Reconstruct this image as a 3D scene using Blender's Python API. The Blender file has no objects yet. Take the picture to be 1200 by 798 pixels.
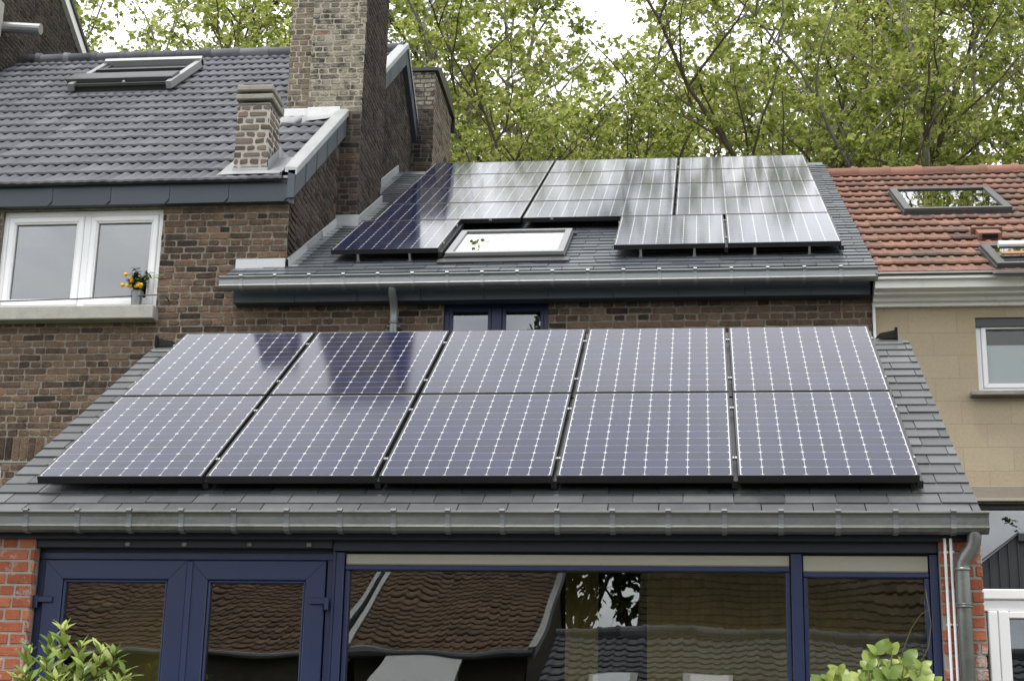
import bpy, math, random
from math import sin, cos, tan, pi, radians as R, sqrt, hypot
from mathutils import Vector, Matrix
C = bpy.context.scene.collection
rnd = random.Random(7)
EXPO = 0.72

# ------------------------------------------------------------------ helpers
class MB:
    """collects polygons, linked as ONE mesh object"""
    def __init__(s): s.v=[]; s.f=[]; s.m=[]; s.t=[]
    def poly(s, pts, m=0, t=None):
        i=len(s.v); s.v.extend([tuple(p) for p in pts]); s.f.append(list(range(i,i+len(pts)))); s.m.append(m); s.t.append(rnd.random() if t is None else t)
    def box(s, x0,x1,y0,y1,z0,z1, m=0, t=None, skip=''):
        if t is None: t=rnd.random()
        a=[(x0,y0,z0),(x1,y0,z0),(x1,y1,z0),(x0,y1,z0),(x0,y0,z1),(x1,y0,z1),(x1,y1,z1),(x0,y1,z1)]
        i=len(s.v); s.v+=a
        for q in ((0,3,2,1),(4,5,6,7),(0,1,5,4),(1,2,6,5),(2,3,7,6),(3,0,4,7)):
            s.f.append([i+k for k in q]); s.m.append(m); s.t.append(t)
    def bbox(s, x0,x1,y0,y1,z0,z1, b=.004, m=0, t=None):
        """box with chamfered edges"""
        if t is None: t=rnd.random()
        b=min(b,(x1-x0)*.45,(y1-y0)*.45,(z1-z0)*.45)
        X=(x0,x1);Y=(y0,y1);Z=(z0,z1);idx={}
        base=len(s.v)
        for i in (0,1):
            for j in (0,1):
                for k in (0,1):
                    sx=1 if i==0 else -1; sy=1 if j==0 else -1; sz=1 if k==0 else -1
                    for ax in range(3):
                        p=[X[i]+sx*b,Y[j]+sy*b,Z[k]+sz*b]; p[ax]=(X[i],Y[j],Z[k])[ax]
                        idx[(i,j,k,ax)]=len(s.v); s.v.append(tuple(p))
        def F(l): s.f.append([idx[q] for q in l]); s.m.append(m); s.t.append(t)
        for i in (0,1):
            F([(i,0,0,0),(i,0,1,0),(i,1,1,0),(i,1,0,0)][::(1 if i==0 else -1)])
            F([(0,i,0,1),(1,i,0,1),(1,i,1,1),(0,i,1,1)][::(1 if i==0 else -1)])
            F([(0,0,i,2),(0,1,i,2),(1,1,i,2),(1,0,i,2)][::(1 if i==0 else -1)])
        for i in (0,1):
            for j in (0,1):
                q=1 if i==j else -1
                F([(i,j,0,0),(i,j,0,1),(i,j,1,1),(i,j,1,0)][::q])
                F([(i,0,j,0),(i,1,j,0),(i,1,j,2),(i,0,j,2)][::q])
                F([(0,i,j,1),(1,i,j,1),(1,i,j,2),(0,i,j,2)][::-q])
                for k in (0,1): F([(i,j,k,0),(i,j,k,1),(i,j,k,2)])
    def obox(s, o, u, v, n, lu, lv, ln, m=0, t=None):
        """oriented box from corner o along u,v,n"""
        if t is None: t=rnd.random()
        o=Vector(o);u=Vector(u)*lu;v=Vector(v)*lv;n=Vector(n)*ln
        a=[o,o+u,o+u+v,o+v,o+n,o+u+n,o+u+v+n,o+v+n]
        i=len(s.v); s.v+=[tuple(p) for p in a]
        for q in ((0,3,2,1),(4,5,6,7),(0,1,5,4),(1,2,6,5),(2,3,7,6),(3,0,4,7)):
            s.f.append([i+k for k in q]); s.m.append(m); s.t.append(t)
    def tube(s, pts, r, n=8, m=0, t=None, cap=True):
        if t is None: t=rnd.random()
        pts=[Vector(p) for p in pts]; k=len(pts)
        rs=r if isinstance(r,(list,tuple)) else [r]*k
        up=None; base=len(s.v)
        for i,p in enumerate(pts):
            d=(pts[min(i+1,k-1)]-pts[max(i-1,0)])
            if d.length<1e-9: d=Vector((0,0,1))
            d.normalize()
            if up is None:
                up=Vector((0,0,1)) if abs(d.z)<.9 else Vector((1,0,0))
            a=(up-d*up.dot(d))
            if a.length<1e-6: a=Vector((1,0,0))
            a.normalize(); b=d.cross(a); up=a
            for j in range(n):
                w=2*pi*j/n; q=p+(a*cos(w)+b*sin(w))*rs[i]; s.v.append(tuple(q))
        for i in range(k-1):
            for j in range(n):
                s.f.append([base+i*n+j,base+i*n+(j+1)%n,base+(i+1)*n+(j+1)%n,base+(i+1)*n+j]); s.m.append(m); s.t.append(t)
        if cap:
            s.f.append([base+j for j in range(n)][::-1]); s.m.append(m); s.t.append(t)
            s.f.append([base+(k-1)*n+j for j in range(n)]); s.m.append(m); s.t.append(t)
    def prof(s, pts, x0, x1, m=0, t=None, cap=True, closed=True):
        """profile (y,z) list extruded along x"""
        if t is None: t=rnd.random()
        n=len(pts); b=len(s.v)
        s.v+=[(x0,y,z) for y,z in pts]+[(x1,y,z) for y,z in pts]
        for i in range(n if closed else n-1):
            j=(i+1)%n; s.f.append([b+i,b+j,b+n+j,b+n+i]); s.m.append(m); s.t.append(t)
        if cap and closed:
            s.f.append([b+i for i in range(n)][::-1]); s.m.append(m); s.t.append(t)
            s.f.append([b+n+i for i in range(n)]); s.m.append(m); s.t.append(t)
    def ball(s, c, r, nu=10, nv=6, m=0, t=None, sq=(1,1,1)):
        if t is None: t=rnd.random()
        b=len(s.v)
        for i in range(nv+1):
            a=pi*i/nv
            for j in range(nu):
                w=2*pi*j/nu; s.v.append((c[0]+r*sq[0]*sin(a)*cos(w),c[1]+r*sq[1]*sin(a)*sin(w),c[2]+r*sq[2]*cos(a)))
        for i in range(nv):
            for j in range(nu):
                s.f.append([b+i*nu+j,b+(i+1)*nu+j,b+(i+1)*nu+(j+1)%nu,b+i*nu+(j+1)%nu]); s.m.append(m); s.t.append(t)
    def build(s, name, mats, parent=None, smooth=False):
        if not isinstance(mats,(list,tuple)): mats=[mats]
        off=Vector((0,0,0)); p=parent
        while p is not None: off+=Vector(p.location); p=p.parent
        if off.length>0: vv=[(a-off.x,b-off.y,c-off.z) for a,b,c in s.v]
        else: vv=s.v
        me=bpy.data.meshes.new(name); me.from_pydata(vv,[],s.f)
        for mm in mats: me.materials.append(mm)
        me.polygons.foreach_set('material_index',s.m)
        at=me.attributes.new('rnd','FLOAT','FACE'); at.data.foreach_set('value',s.t)
        if smooth: me.polygons.foreach_set('use_smooth',[True]*len(s.f))
        me.update()
        o=bpy.data.objects.new(name,me); C.objects.link(o)
        if parent is not None: o.parent=parent
        return o
def tag(o,label=None,cat=None,group=None,kind=None):
    if label: o['label']=label
    if cat: o['category']=cat
    if group: o['group']=group
    if kind: o['kind']=kind
    return o
def thing(name,loc,label,cat,group=None):
    o=bpy.data.objects.new(name,None); C.objects.link(o); o.location=loc; o.empty_display_size=.2
    return tag(o,label,cat,group)
def copy_tree(o,parent=None):
    c=o.copy(); C.objects.link(c); c.parent=parent
    for ch in list(o.children): copy_tree(ch,c)
    return c

# ------------------------------------------------------------------ materials
def newmat(name):
    m=bpy.data.materials.new(name); m.use_nodes=True; nt=m.node_tree
    return m,nt,nt.nodes,nt.links,nt.nodes['Principled BSDF']
def ramp(N,stops):
    r=N.new('ShaderNodeValToRGB'); e=r.color_ramp.elements
    e[0].position=stops[0][0]; e[0].color=(*stops[0][1],1); e[1].position=stops[-1][0]; e[1].color=(*stops[-1][1],1)
    for p,c in stops[1:-1]:
        x=e.new(p); x.color=(*c,1)
    return r
def rich(name, stops, rough=.8, noise=.35, nscale=6, fine=60, bump=.3, bdist=.004, spec=.3, metal=0, tone=True, stain=None, coat=0, stretch=None):
    """base colour from the per-piece tone attribute, broken up by two noises; a bump of fine grain"""
    m,nt,N,L,B=newmat(name)
    tc=N.new('ShaderNodeTexCoord'); co=tc.outputs['Object']
    if stretch:
        mp=N.new('ShaderNodeMapping'); mp.inputs['Scale'].default_value=stretch; L.new(co,mp.inputs['Vector']); co=mp.outputs['Vector']
    n1=N.new('ShaderNodeTexNoise'); n1.inputs['Scale'].default_value=nscale; n1.inputs['Detail'].default_value=6; n1.inputs['Roughness'].default_value=.65
    n2=N.new('ShaderNodeTexNoise'); n2.inputs['Scale'].default_value=fine; n2.inputs['Detail'].default_value=4
    L.new(co,n1.inputs['Vector']); L.new(co,n2.inputs['Vector'])
    at=N.new('ShaderNodeAttribute'); at.attribute_name='rnd'
    mx=N.new('ShaderNodeMath'); mx.operation='MULTIPLY_ADD'; mx.inputs[1].default_value=noise*2; mx.inputs[2].default_value=-noise
    L.new(n1.outputs['Fac'],mx.inputs[0])
    ad=N.new('ShaderNodeMath'); ad.operation='ADD'; 
    if tone: L.new(at.outputs['Fac'],ad.inputs[0])
    else: ad.inputs[0].default_value=.5
    L.new(mx.outputs[0],ad.inputs[1])
    f2=N.new('ShaderNodeMath'); f2.operation='MULTIPLY_ADD'; f2.inputs[1].default_value=noise*1.2; f2.inputs[2].default_value=-noise*.6
    L.new(n2.outputs['Fac'],f2.inputs[0])
    ad2=N.new('ShaderNodeMath'); ad2.operation='ADD'; ad2.use_clamp=True; L.new(ad.outputs[0],ad2.inputs[0]); L.new(f2.outputs[0],ad2.inputs[1])
    rp=ramp(N,stops); L.new(ad2.outputs[0],rp.inputs['Fac']); col=rp.outputs['Color']
    if stain:
        c,lo,hi,sc=stain
        n3=N.new('ShaderNodeTexNoise'); n3.inputs['Scale'].default_value=sc; n3.inputs['Detail'].default_value=7; n3.inputs['Roughness'].default_value=.7
        L.new(tc.outputs['Object'],n3.inputs['Vector'])
        mr=N.new('ShaderNodeMapRange'); mr.inputs['From Min'].default_value=lo; mr.inputs['From Max'].default_value=hi; L.new(n3.outputs['Fac'],mr.inputs['Value'])
        mi=N.new('ShaderNodeMix'); mi.data_type='RGBA'; L.new(mr.outputs[0],mi.inputs['Factor']); L.new(col,mi.inputs['A']); mi.inputs['B'].default_value=(*c,1)
        col=mi.outputs['Result']
    L.new(col,B.inputs['Base Color'])
    B.inputs['Roughness'].default_value=rough; B.inputs['Specular IOR Level'].default_value=spec; B.inputs['Metallic'].default_value=metal
    if coat: B.inputs['Coat Weight'].default_value=coat; B.inputs['Coat Roughness'].default_value=.1
    mr=N.new('ShaderNodeMapRange'); mr.inputs['To Min'].default_value=max(0,rough-.12); mr.inputs['To Max'].default_value=min(1,rough+.12); L.new(n1.outputs['Fac'],mr.inputs['Value']); L.new(mr.outputs[0],B.inputs['Roughness'])
    if bump:
        bp=N.new('ShaderNodeBump'); bp.inputs['Strength'].default_value=bump; bp.inputs['Distance'].default_value=bdist
        s=N.new('ShaderNodeMath'); s.operation='ADD'; L.new(n1.outputs['Fac'],s.inputs[0]); L.new(n2.outputs['Fac'],s.inputs[1])
        L.new(s.outputs[0],bp.inputs['Height']); L.new(bp.outputs[0],B.inputs['Normal'])
    return m
def sc(c,k): return tuple(x*k for x in c)
M={}
M['brick']=rich('weathered_brown_brick',[(0,(.028,.023,.020)),(.22,(.062,.045,.034)),(.5,(.122,.084,.060)),(.78,(.175,.122,.083)),(1,(.185,.106,.070))],.9,.42,16,80,.9,.010,.12,stain=((.03,.026,.023),.50,.70,1.3))
M['mortar']=rich('old_mortar',[(0,(.06,.053,.045)),(1,(.33,.295,.245))],.95,.75,18,80,.6,.006,.1,tone=False,stain=((.07,.062,.053),.54,.74,.9))
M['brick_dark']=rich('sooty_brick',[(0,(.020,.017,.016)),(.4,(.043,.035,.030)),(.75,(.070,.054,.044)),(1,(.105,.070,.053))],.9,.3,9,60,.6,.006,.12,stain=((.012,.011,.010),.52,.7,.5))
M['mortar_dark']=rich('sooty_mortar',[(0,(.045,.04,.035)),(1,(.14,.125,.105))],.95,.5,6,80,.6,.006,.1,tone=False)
M['brick_pale']=rich('lime_washed_brick',[(0,(.13,.112,.09)),(.15,(.16,.145,.118)),(.5,(.25,.228,.185)),(.8,(.32,.292,.235)),(.93,(.25,.205,.165)),(1,(.20,.125,.10))],.92,.30,14,60,1,.014,.12,stain=((.055,.052,.048),.49,.62,6.5))
M['mortar_pale']=rich('pale_mortar',[(0,(.26,.23,.18)),(1,(.42,.38,.30))],.95,.5,6,60,.7,.006,.1,tone=False,stain=((.08,.07,.06),.58,.7,3))
M['brick_small']=rich('patched_brick',[(0,(.05,.042,.037)),(.35,(.10,.08,.066)),(.7,(.17,.14,.115)),(.93,(.20,.13,.10)),(1,(.26,.11,.08))],.92,.25,9,60,.6,.006,.12)
M['mortar_small']=rich('grey_mortar',[(0,(.26,.245,.22)),(1,(.50,.47,.43))],.95,.5,10,60,.6,.006,.1,tone=False)
M['brick_orange']=rich('orange_brick',[(0,(.20,.065,.045)),(.45,(.33,.105,.055)),(.8,(.42,.155,.08)),(1,(.46,.29,.22))],.9,.35,14,80,.7,.006,.15,stain=((.45,.41,.37),.55,.66,6))
M['mortar_light']=rich('light_mortar',[(0,(.22,.21,.19)),(1,(.38,.36,.33))],.95,.5,12,80,.6,.004,.1,tone=False)
M['slate']=rich('slate_grey',[(0,(.046,.049,.053)),(.5,(.074,.078,.083)),(1,(.112,.116,.120))],.45,.22,7,50,.3,.004,.45,stain=((.15,.145,.13),.56,.80,1.6))
M['slate_up']=rich('slate_blue_grey',[(0,(.048,.055,.065)),(.5,(.075,.084,.097)),(1,(.108,.118,.132))],.38,.2,5,50,.18,.003,.5,stain=((.14,.14,.135),.62,.8,2.0))
M['tile_grey']=rich('grey_concrete_tile',[(0,(.055,.057,.066)),(.5,(.086,.089,.102)),(1,(.128,.131,.148))],.62,.28,8,60,.35,.004,.3,stain=((.11,.11,.10),.60,.8,2.5))
M['tile_red']=rich('clay_tile',[(0,(.085,.058,.048)),(.3,(.14,.082,.064)),(.65,(.20,.108,.080)),(1,(.26,.155,.115))],.85,.24,5,60,.35,.004,.2,stain=((.105,.092,.072),.50,.70,1.4))
M['tile_old']=rich('old_clay_tile',[(0,(.085,.060,.042)),(.5,(.15,.100,.068)),(1,(.21,.14,.095))],.85,.25,4,50,.3,.004,.2)
M['tile_brown']=rich('mossy_brown_tile',[(0,(.035,.028,.02)),(.5,(.075,.055,.035)),(1,(.12,.09,.055))],.85,.25,4,50,.3,.004,.2)
M['ridge_red']=rich('clay_ridge',[(0,(.15,.08,.06)),(1,(.26,.13,.095))],.8,.3,7,60,.35,.004,.25,stain=((.10,.09,.07),.55,.7,3))
M['fascia']=rich('anthracite_board',[(0,(.050,.062,.078)),(1,(.064,.077,.094))],.5,.2,3,60,.08,.002,.4)
M['fascia_lo']=rich('anthracite_board_low',[(0,(.040,.048,.060)),(1,(.052,.062,.075))],.5,.2,3,60,.08,.002,.4)
M['zinc']=rich('zinc',[(0,(.12,.13,.135)),(.5,(.19,.20,.205)),(1,(.28,.29,.295))],.42,.35,5,30,.12,.003,.6,metal=.5,stretch=(1,4,4))
M['zinc_old']=rich('weathered_zinc',[(0,(.085,.09,.085)),(.5,(.135,.142,.135)),(1,(.20,.205,.195))],.38,.35,5,30,.12,.003,.6,metal=.5,stain=((.07,.066,.055),.55,.75,3),stretch=(1,3,3))
M['zinc_strap']=rich('zinc_strap',[(0,(.24,.25,.255)),(1,(.34,.35,.355))],.45,.35,5,30,.1,.003,.5,metal=.3)
M['strap_old']=rich('old_zinc_strap',[(0,(.12,.13,.132)),(1,(.19,.20,.202))],.5,.35,5,30,.1,.003,.4,metal=.2)
M['lead']=rich('pale_flashing',[(0,(.42,.43,.43)),(1,(.68,.69,.69))],.5,.45,6,40,.3,.006,.5,metal=.1)
M['lead_old']=rich('lead_sheet',[(0,(.22,.23,.24)),(1,(.4,.41,.42))],.5,.4,6,40,.3,.006,.5,metal=.4)
M['capping']=rich('zinc_capping',[(0,(.27,.28,.29)),(1,(.44,.455,.465))],.42,.4,6,40,.2,.004,.5,metal=.2)
M['pvc']=rich('white_pvc',[(0,(.76,.77,.79)),(1,(.82,.82,.83))],.35,.2,4,60,.03,.001,.5)
M['cornice']=rich('painted_cornice',[(0,(.78,.77,.73)),(1,(.86,.85,.82))],.6,.4,5,60,.15,.003,.4,stain=((.45,.43,.38),.60,.80,2.5),stretch=(.4,2,2))
M['navy']=rich('navy_frame',[(0,(.0065,.0140,.055)),(1,(.0090,.0190,.072))],.42,.3,4,50,.06,.001,.5)
M['navy_dark']=rich('dark_navy_beam',[(0,(.008,.0105,.021)),(1,(.012,.015,.028))],.5,.3,4,50,.06,.001,.45)
M['cream']=rich('cream_blind_cassette',[(0,(.25,.235,.185)),(1,(.36,.34,.275))],.6,.35,6,50,.12,.002,.4,stretch=(.6,3,3))
M['sill']=rich('concrete_sill',[(0,(.22,.21,.19)),(.5,(.34,.33,.30)),(1,(.44,.43,.40))],.9,.5,8,90,.4,.004,.2,tone=False)
M['conc']=rich('chimney_concrete',[(0,(.17,.16,.14)),(1,(.36,.34,.30))],.95,.5,10,80,.5,.005,.15,tone=False)
M['black']=rich('black_anodised',[(0,(.010,.010,.012)),(1,(.016,.016,.018))],.35,.3,5,50,0,0,.5)
M['alu']=rich('aluminium',[(0,(.5,.5,.5)),(1,(.62,.62,.62))],.35,.3,5,50,0,0,.5,metal=.8)
M['dkmetal']=rich('dark_grey_metal',[(0,(.055,.057,.058)),(1,(.085,.088,.09))],.45,.3,5,50,.05,.001,.5,metal=.3)
M['ltmetal']=rich('light_grey_metal',[(0,(.24,.245,.25)),(1,(.35,.355,.36))],.4,.3,5,50,.05,.001,.5,metal=.4)
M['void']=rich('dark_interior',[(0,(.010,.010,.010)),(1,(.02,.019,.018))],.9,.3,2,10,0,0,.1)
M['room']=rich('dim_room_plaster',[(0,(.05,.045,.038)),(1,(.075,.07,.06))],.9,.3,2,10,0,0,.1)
M['ochre']=rich('ochre_wall_paint',[(0,(.62,.42,.13)),(1,(.70,.48,.16))],.8,.3,2,30,.05,.002,.2)
M['curtain']=rich('white_net_curtain',[(0,(.62,.64,.68)),(1,(.78,.79,.81))],.9,.4,3,40,.1,.003,.1,stretch=(14,1,.6))
M['white_sheet']=rich('roller_blind',[(0,(.70,.72,.75)),(1,(.78,.80,.82))],.8,.3,2,60,.02,.001,.1)  # roller blind; also the added white sheet in the middle skylight
M['wood']=rich('varnished_wood',[(0,(.22,.10,.05)),(1,(.34,.17,.08))],.6,.3,6,40,.1,.002,.3)
M['grass']=rich('lawn',[(0,(.06,.075,.035)),(1,(.12,.13,.07))],.95,.5,3,90,.6,.02,.1,tone=False)
M['paving']=rich('paving',[(0,(.16,.155,.145)),(1,(.25,.24,.225))],.9,.4,2,60,.3,.004,.2)
M['bark']=rich('bark',[(0,(.045,.036,.026)),(.55,(.085,.068,.048)),(1,(.17,.15,.12))],.95,.4,3,30,.6,.01,.1,tone=False)
M['bark_pale']=rich('pale_bark',[(0,(.12,.11,.09)),(.55,(.22,.21,.17)),(1,(.32,.30,.25))],.95,.4,3,30,.6,.01,.1,tone=False)
M['stem']=rich('green_stem',[(0,(.05,.06,.02)),(1,(.11,.11,.04))],.8,.3,9,60,.2,.002,.2)
M['terracotta']=rich('terracotta',[(0,(.30,.13,.075)),(1,(.42,.19,.11))],.9,.4,8,60,.3,.003,.2)
M['fruit']=rich('ripe_citrus',[(0,(.72,.34,.012)),(1,(.86,.56,.03))],.4,.2,30,200,.2,.001,.5)
M['soil']=rich('potting_soil',[(0,(.02,.014,.01)),(1,(.05,.035,.025))],1,.4,20,90,.6,.01,.1)
M['white_render']=rich('white_render',[(0,(.5,.5,.5)),(1,(.62,.62,.61))],.9,.4,3,60,.2,.004,.2)
M['grey_zinc_dark']=rich('dark_standing_seam',[(0,(.016,.018,.022)),(1,(.024,.027,.032))],.5,.3,3,40,.05,.002,.4)
M['lamp_white']=rich('white_lampshade',[(0,(.7,.7,.68)),(1,(.8,.8,.78))],.5,.2,3,60,0,0,.3)

def glassmat(name, tint=(.9,.93,.92), ior=1.6, boost=1.0, rough=0.0):
    m,nt,N,L,B=newmat(name); N.remove(B)
    out=N['Material Output']
    g=N.new('ShaderNodeBsdfGlossy'); g.inputs['Roughness'].default_value=rough; g.inputs['Color'].default_value=(1,1,1,1)
    t=N.new('ShaderNodeBsdfTransparent'); t.inputs['Color'].default_value=(*tint,1)
    fr=N.new('ShaderNodeFresnel'); fr.inputs['IOR'].default_value=ior
    # old panes are never perfectly flat
    tc=N.new('ShaderNodeTexCoord'); ns=N.new('ShaderNodeTexNoise'); ns.inputs['Scale'].default_value=1.6; ns.inputs['Detail'].default_value=1
    L.new(tc.outputs['Object'],ns.inputs['Vector'])
    bp=N.new('ShaderNodeBump'); bp.inputs['Strength'].default_value=.45; bp.inputs['Distance'].default_value=.005; L.new(ns.outputs['Fac'],bp.inputs['Height']); L.new(bp.outputs[0],g.inputs['Normal'])
    mul=N.new('ShaderNodeMath'); mul.operation='MULTIPLY'; mul.inputs[1].default_value=boost; mul.use_clamp=True; L.new(fr.outputs[0],mul.inputs[0])
    mi=N.new('ShaderNodeMixShader'); L.new(mul.outputs[0],mi.inputs[0]); L.new(t.outputs[0],mi.inputs[1]); L.new(g.outputs[0],mi.inputs[2]); L.new(mi.outputs[0],out.inputs['Surface'])
    return m
M['glass']=glassmat('window_glass',(.80,.84,.82),1.55,2.3)
M['glass_bright']=glassmat('clean_roof_glass',(.95,.97,.97),1.8,1.5)
M['glass_plain']=glassmat('plain_glass',(.9,.93,.92),1.4,1.0)
M['glass_sky']=glassmat('coated_double_glazing',(.45,.48,.5),1.75,2.0)
M['glass_roof']=glassmat('roof_window_glass',(.7,.72,.70),1.6,1.0)

def cellmat():
    m,nt,N,L,B=newmat('solar_cell')
    at=N.new('ShaderNodeAttribute'); at.attribute_name='rnd'
    rp=ramp(N,[(0,(.010,.012,.034)),(.5,(.012,.0145,.043)),(1,(.015,.018,.052))]); L.new(at.outputs['Fac'],rp.inputs['Fac'])
    L.new(rp.outputs['Color'],B.inputs['Base Color']); B.inputs['Roughness'].default_value=.06; B.inputs['Specular IOR Level'].default_value=.5; B.inputs['IOR'].default_value=1.62
    tc=N.new('ShaderNodeTexCoord'); ns=N.new('ShaderNodeTexNoise'); ns.inputs['Scale'].default_value=3; ns.inputs['Detail'].default_value=8; ns.inputs['Roughness'].default_value=.7
    L.new(tc.outputs['Object'],ns.inputs['Vector'])
    mr=N.new('ShaderNodeMapRange'); mr.inputs['To Min'].default_value=.07; mr.inputs['To Max'].default_value=.11; L.new(ns.outputs['Fac'],mr.inputs['Value']); L.new(mr.outputs[0],B.inputs['Roughness'])
    return m
M['cell']=cellmat()
def sheetmat():
    m,nt,N,L,B=newmat('white_backsheet'); B.inputs['Base Color'].default_value=(.48,.49,.51,1); B.inputs['Roughness'].default_value=.11; B.inputs['Specular IOR Level'].default_value=.55
    return m
M['sheet']=sheetmat()

def leafmat(name, stops, tr=.4, rough=.5):
    m,nt,N,L,B=newmat(name); out=N['Material Output']
    at=N.new('ShaderNodeAttribute'); at.attribute_name='rnd'
    oi=N.new('ShaderNodeTexCoord'); ns=N.new('ShaderNodeTexNoise'); ns.inputs['Scale'].default_value=.45; ns.inputs['Detail'].default_value=3; L.new(oi.outputs['Object'],ns.inputs['Vector'])
    a=N.new('ShaderNodeMath'); a.operation='MULTIPLY_ADD'; a.inputs[1].default_value=1.1; a.inputs[2].default_value=-.55; L.new(ns.outputs['Fac'],a.inputs[0])
    b=N.new('ShaderNodeMath'); b.operation='ADD'; b.use_clamp=True; L.new(a.outputs[0],b.inputs[0]); L.new(at.outputs['Fac'],b.inputs[1])
    rp=ramp(N,stops); L.new(b.outputs[0],rp.inputs['Fac']); L.new(rp.outputs['Color'],B.inputs['Base Color'])
    B.inputs['Roughness'].default_value=rough; B.inputs['Specular IOR Level'].default_value=.35
    t=N.new('ShaderNodeBsdfTranslucent'); L.new(rp.outputs['Color'],t.inputs['Color'])
    mi=N.new('ShaderNodeMixShader'); mi.inputs[0].default_value=tr; L.new(B.outputs[0],mi.inputs[1]); L.new(t.outputs[0],mi.inputs[2]); L.new(mi.outputs[0],out.inputs['Surface'])
    return m
M['leaf_tree']=leafmat('plane_tree_leaf',[(0,(.13,.17,.035)),(.35,(.27,.325,.065)),(.7,(.38,.43,.105)),(1,(.53,.53,.21))],.55)
M['leaf_citrus']=leafmat('citrus_leaf',[(0,(.09,.15,.022)),(.5,(.22,.30,.055)),(1,(.40,.45,.12))],.25,.35)
M['leaf_dark']=leafmat('dark_leaf',[(0,(.012,.03,.008)),(.6,(.03,.065,.015)),(1,(.10,.16,.03))],.2,.4)
M['leaf_hedge']=leafmat('far_leaf',[(0,(.03,.05,.012)),(1,(.10,.14,.03))],.3,.6)

def rendermat():
    """beige render scored into blocks"""
    m,nt,N,L,B=newmat('scored_beige_render')
    tc=N.new('ShaderNodeTexCoord'); sx=N.new('ShaderNodeSeparateXYZ'); cb=N.new('ShaderNodeCombineXYZ')
    L.new(tc.outputs['Object'],sx.inputs[0]); L.new(sx.outputs['X'],cb.inputs['X']); L.new(sx.outputs['Z'],cb.inputs['Y'])
    br=N.new('ShaderNodeTexBrick'); br.offset=.5; br.inputs['Scale'].default_value=1; br.inputs['Brick Width'].default_value=.43; br.inputs['Row Height'].default_value=.212
    br.inputs['Mortar Size'].default_value=.003; br.inputs['Mortar Smooth'].default_value=.3
    br.inputs['Color1'].default_value=(.44,.355,.232,1); br.inputs['Color2'].default_value=(.49,.40,.27,1); br.inputs['Mortar'].default_value=(.33,.265,.17,1)
    L.new(cb.outputs[0],br.inputs['Vector'])
    n=N.new('ShaderNodeTexNoise'); n.inputs['Scale'].default_value=1.3; n.inputs['Detail'].default_value=9; n.inputs['Roughness'].default_value=.7; L.new(tc.outputs['Object'],n.inputs['Vector'])
    mr=N.new('ShaderNodeMapRange'); mr.inputs['From Min'].default_value=.35; mr.inputs['From Max'].default_value=.75; L.new(n.outputs['Fac'],mr.inputs['Value'])
    mi=N.new('ShaderNodeMix'); mi.data_type='RGBA'; mi.blend_type='MIX'; L.new(mr.outputs[0],mi.inputs['Factor']); L.new(br.outputs['Color'],mi.inputs['A']); mi.inputs['B'].default_value=(.40,.345,.26,1)
    n2=N.new('ShaderNodeTexNoise'); n2.inputs['Scale'].default_value=40; n2.inputs['Detail'].default_value=4; L.new(tc.outputs['Object'],n2.inputs['Vector'])
    m2=N.new('ShaderNodeMix'); m2.data_type='RGBA'; m2.blend_type='MULTIPLY'; m2.inputs['Factor'].default_value=.25; L.new(mi.outputs['Result'],m2.inputs['A']); L.new(n2.outputs['Fac'],m2.inputs['B'])
    L.new(m2.outputs['Result'],B.inputs['Base Color']); B.inputs['Roughness'].default_value=.92; B.inputs['Specular IOR Level'].default_value=.15
    bp=N.new('ShaderNodeBump'); bp.inputs['Strength'].default_value=.5; bp.inputs['Distance'].default_value=.004
    s=N.new('ShaderNodeMath'); s.operation='SUBTRACT'; L.new(n2.outputs['Fac'],s.inputs[0]); L.new(br.outputs['Fac'],s.inputs[1]); L.new(s.outputs[0],bp.inputs['Height']); L.new(bp.outputs[0],B.inputs['Normal'])
    return m
M['render']=rendermat()
M['render_plain']=rich('grey_render_band',[(0,(.24,.215,.17)),(1,(.33,.30,.25))],.92,.4,3,50,.3,.004,.15)

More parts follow.
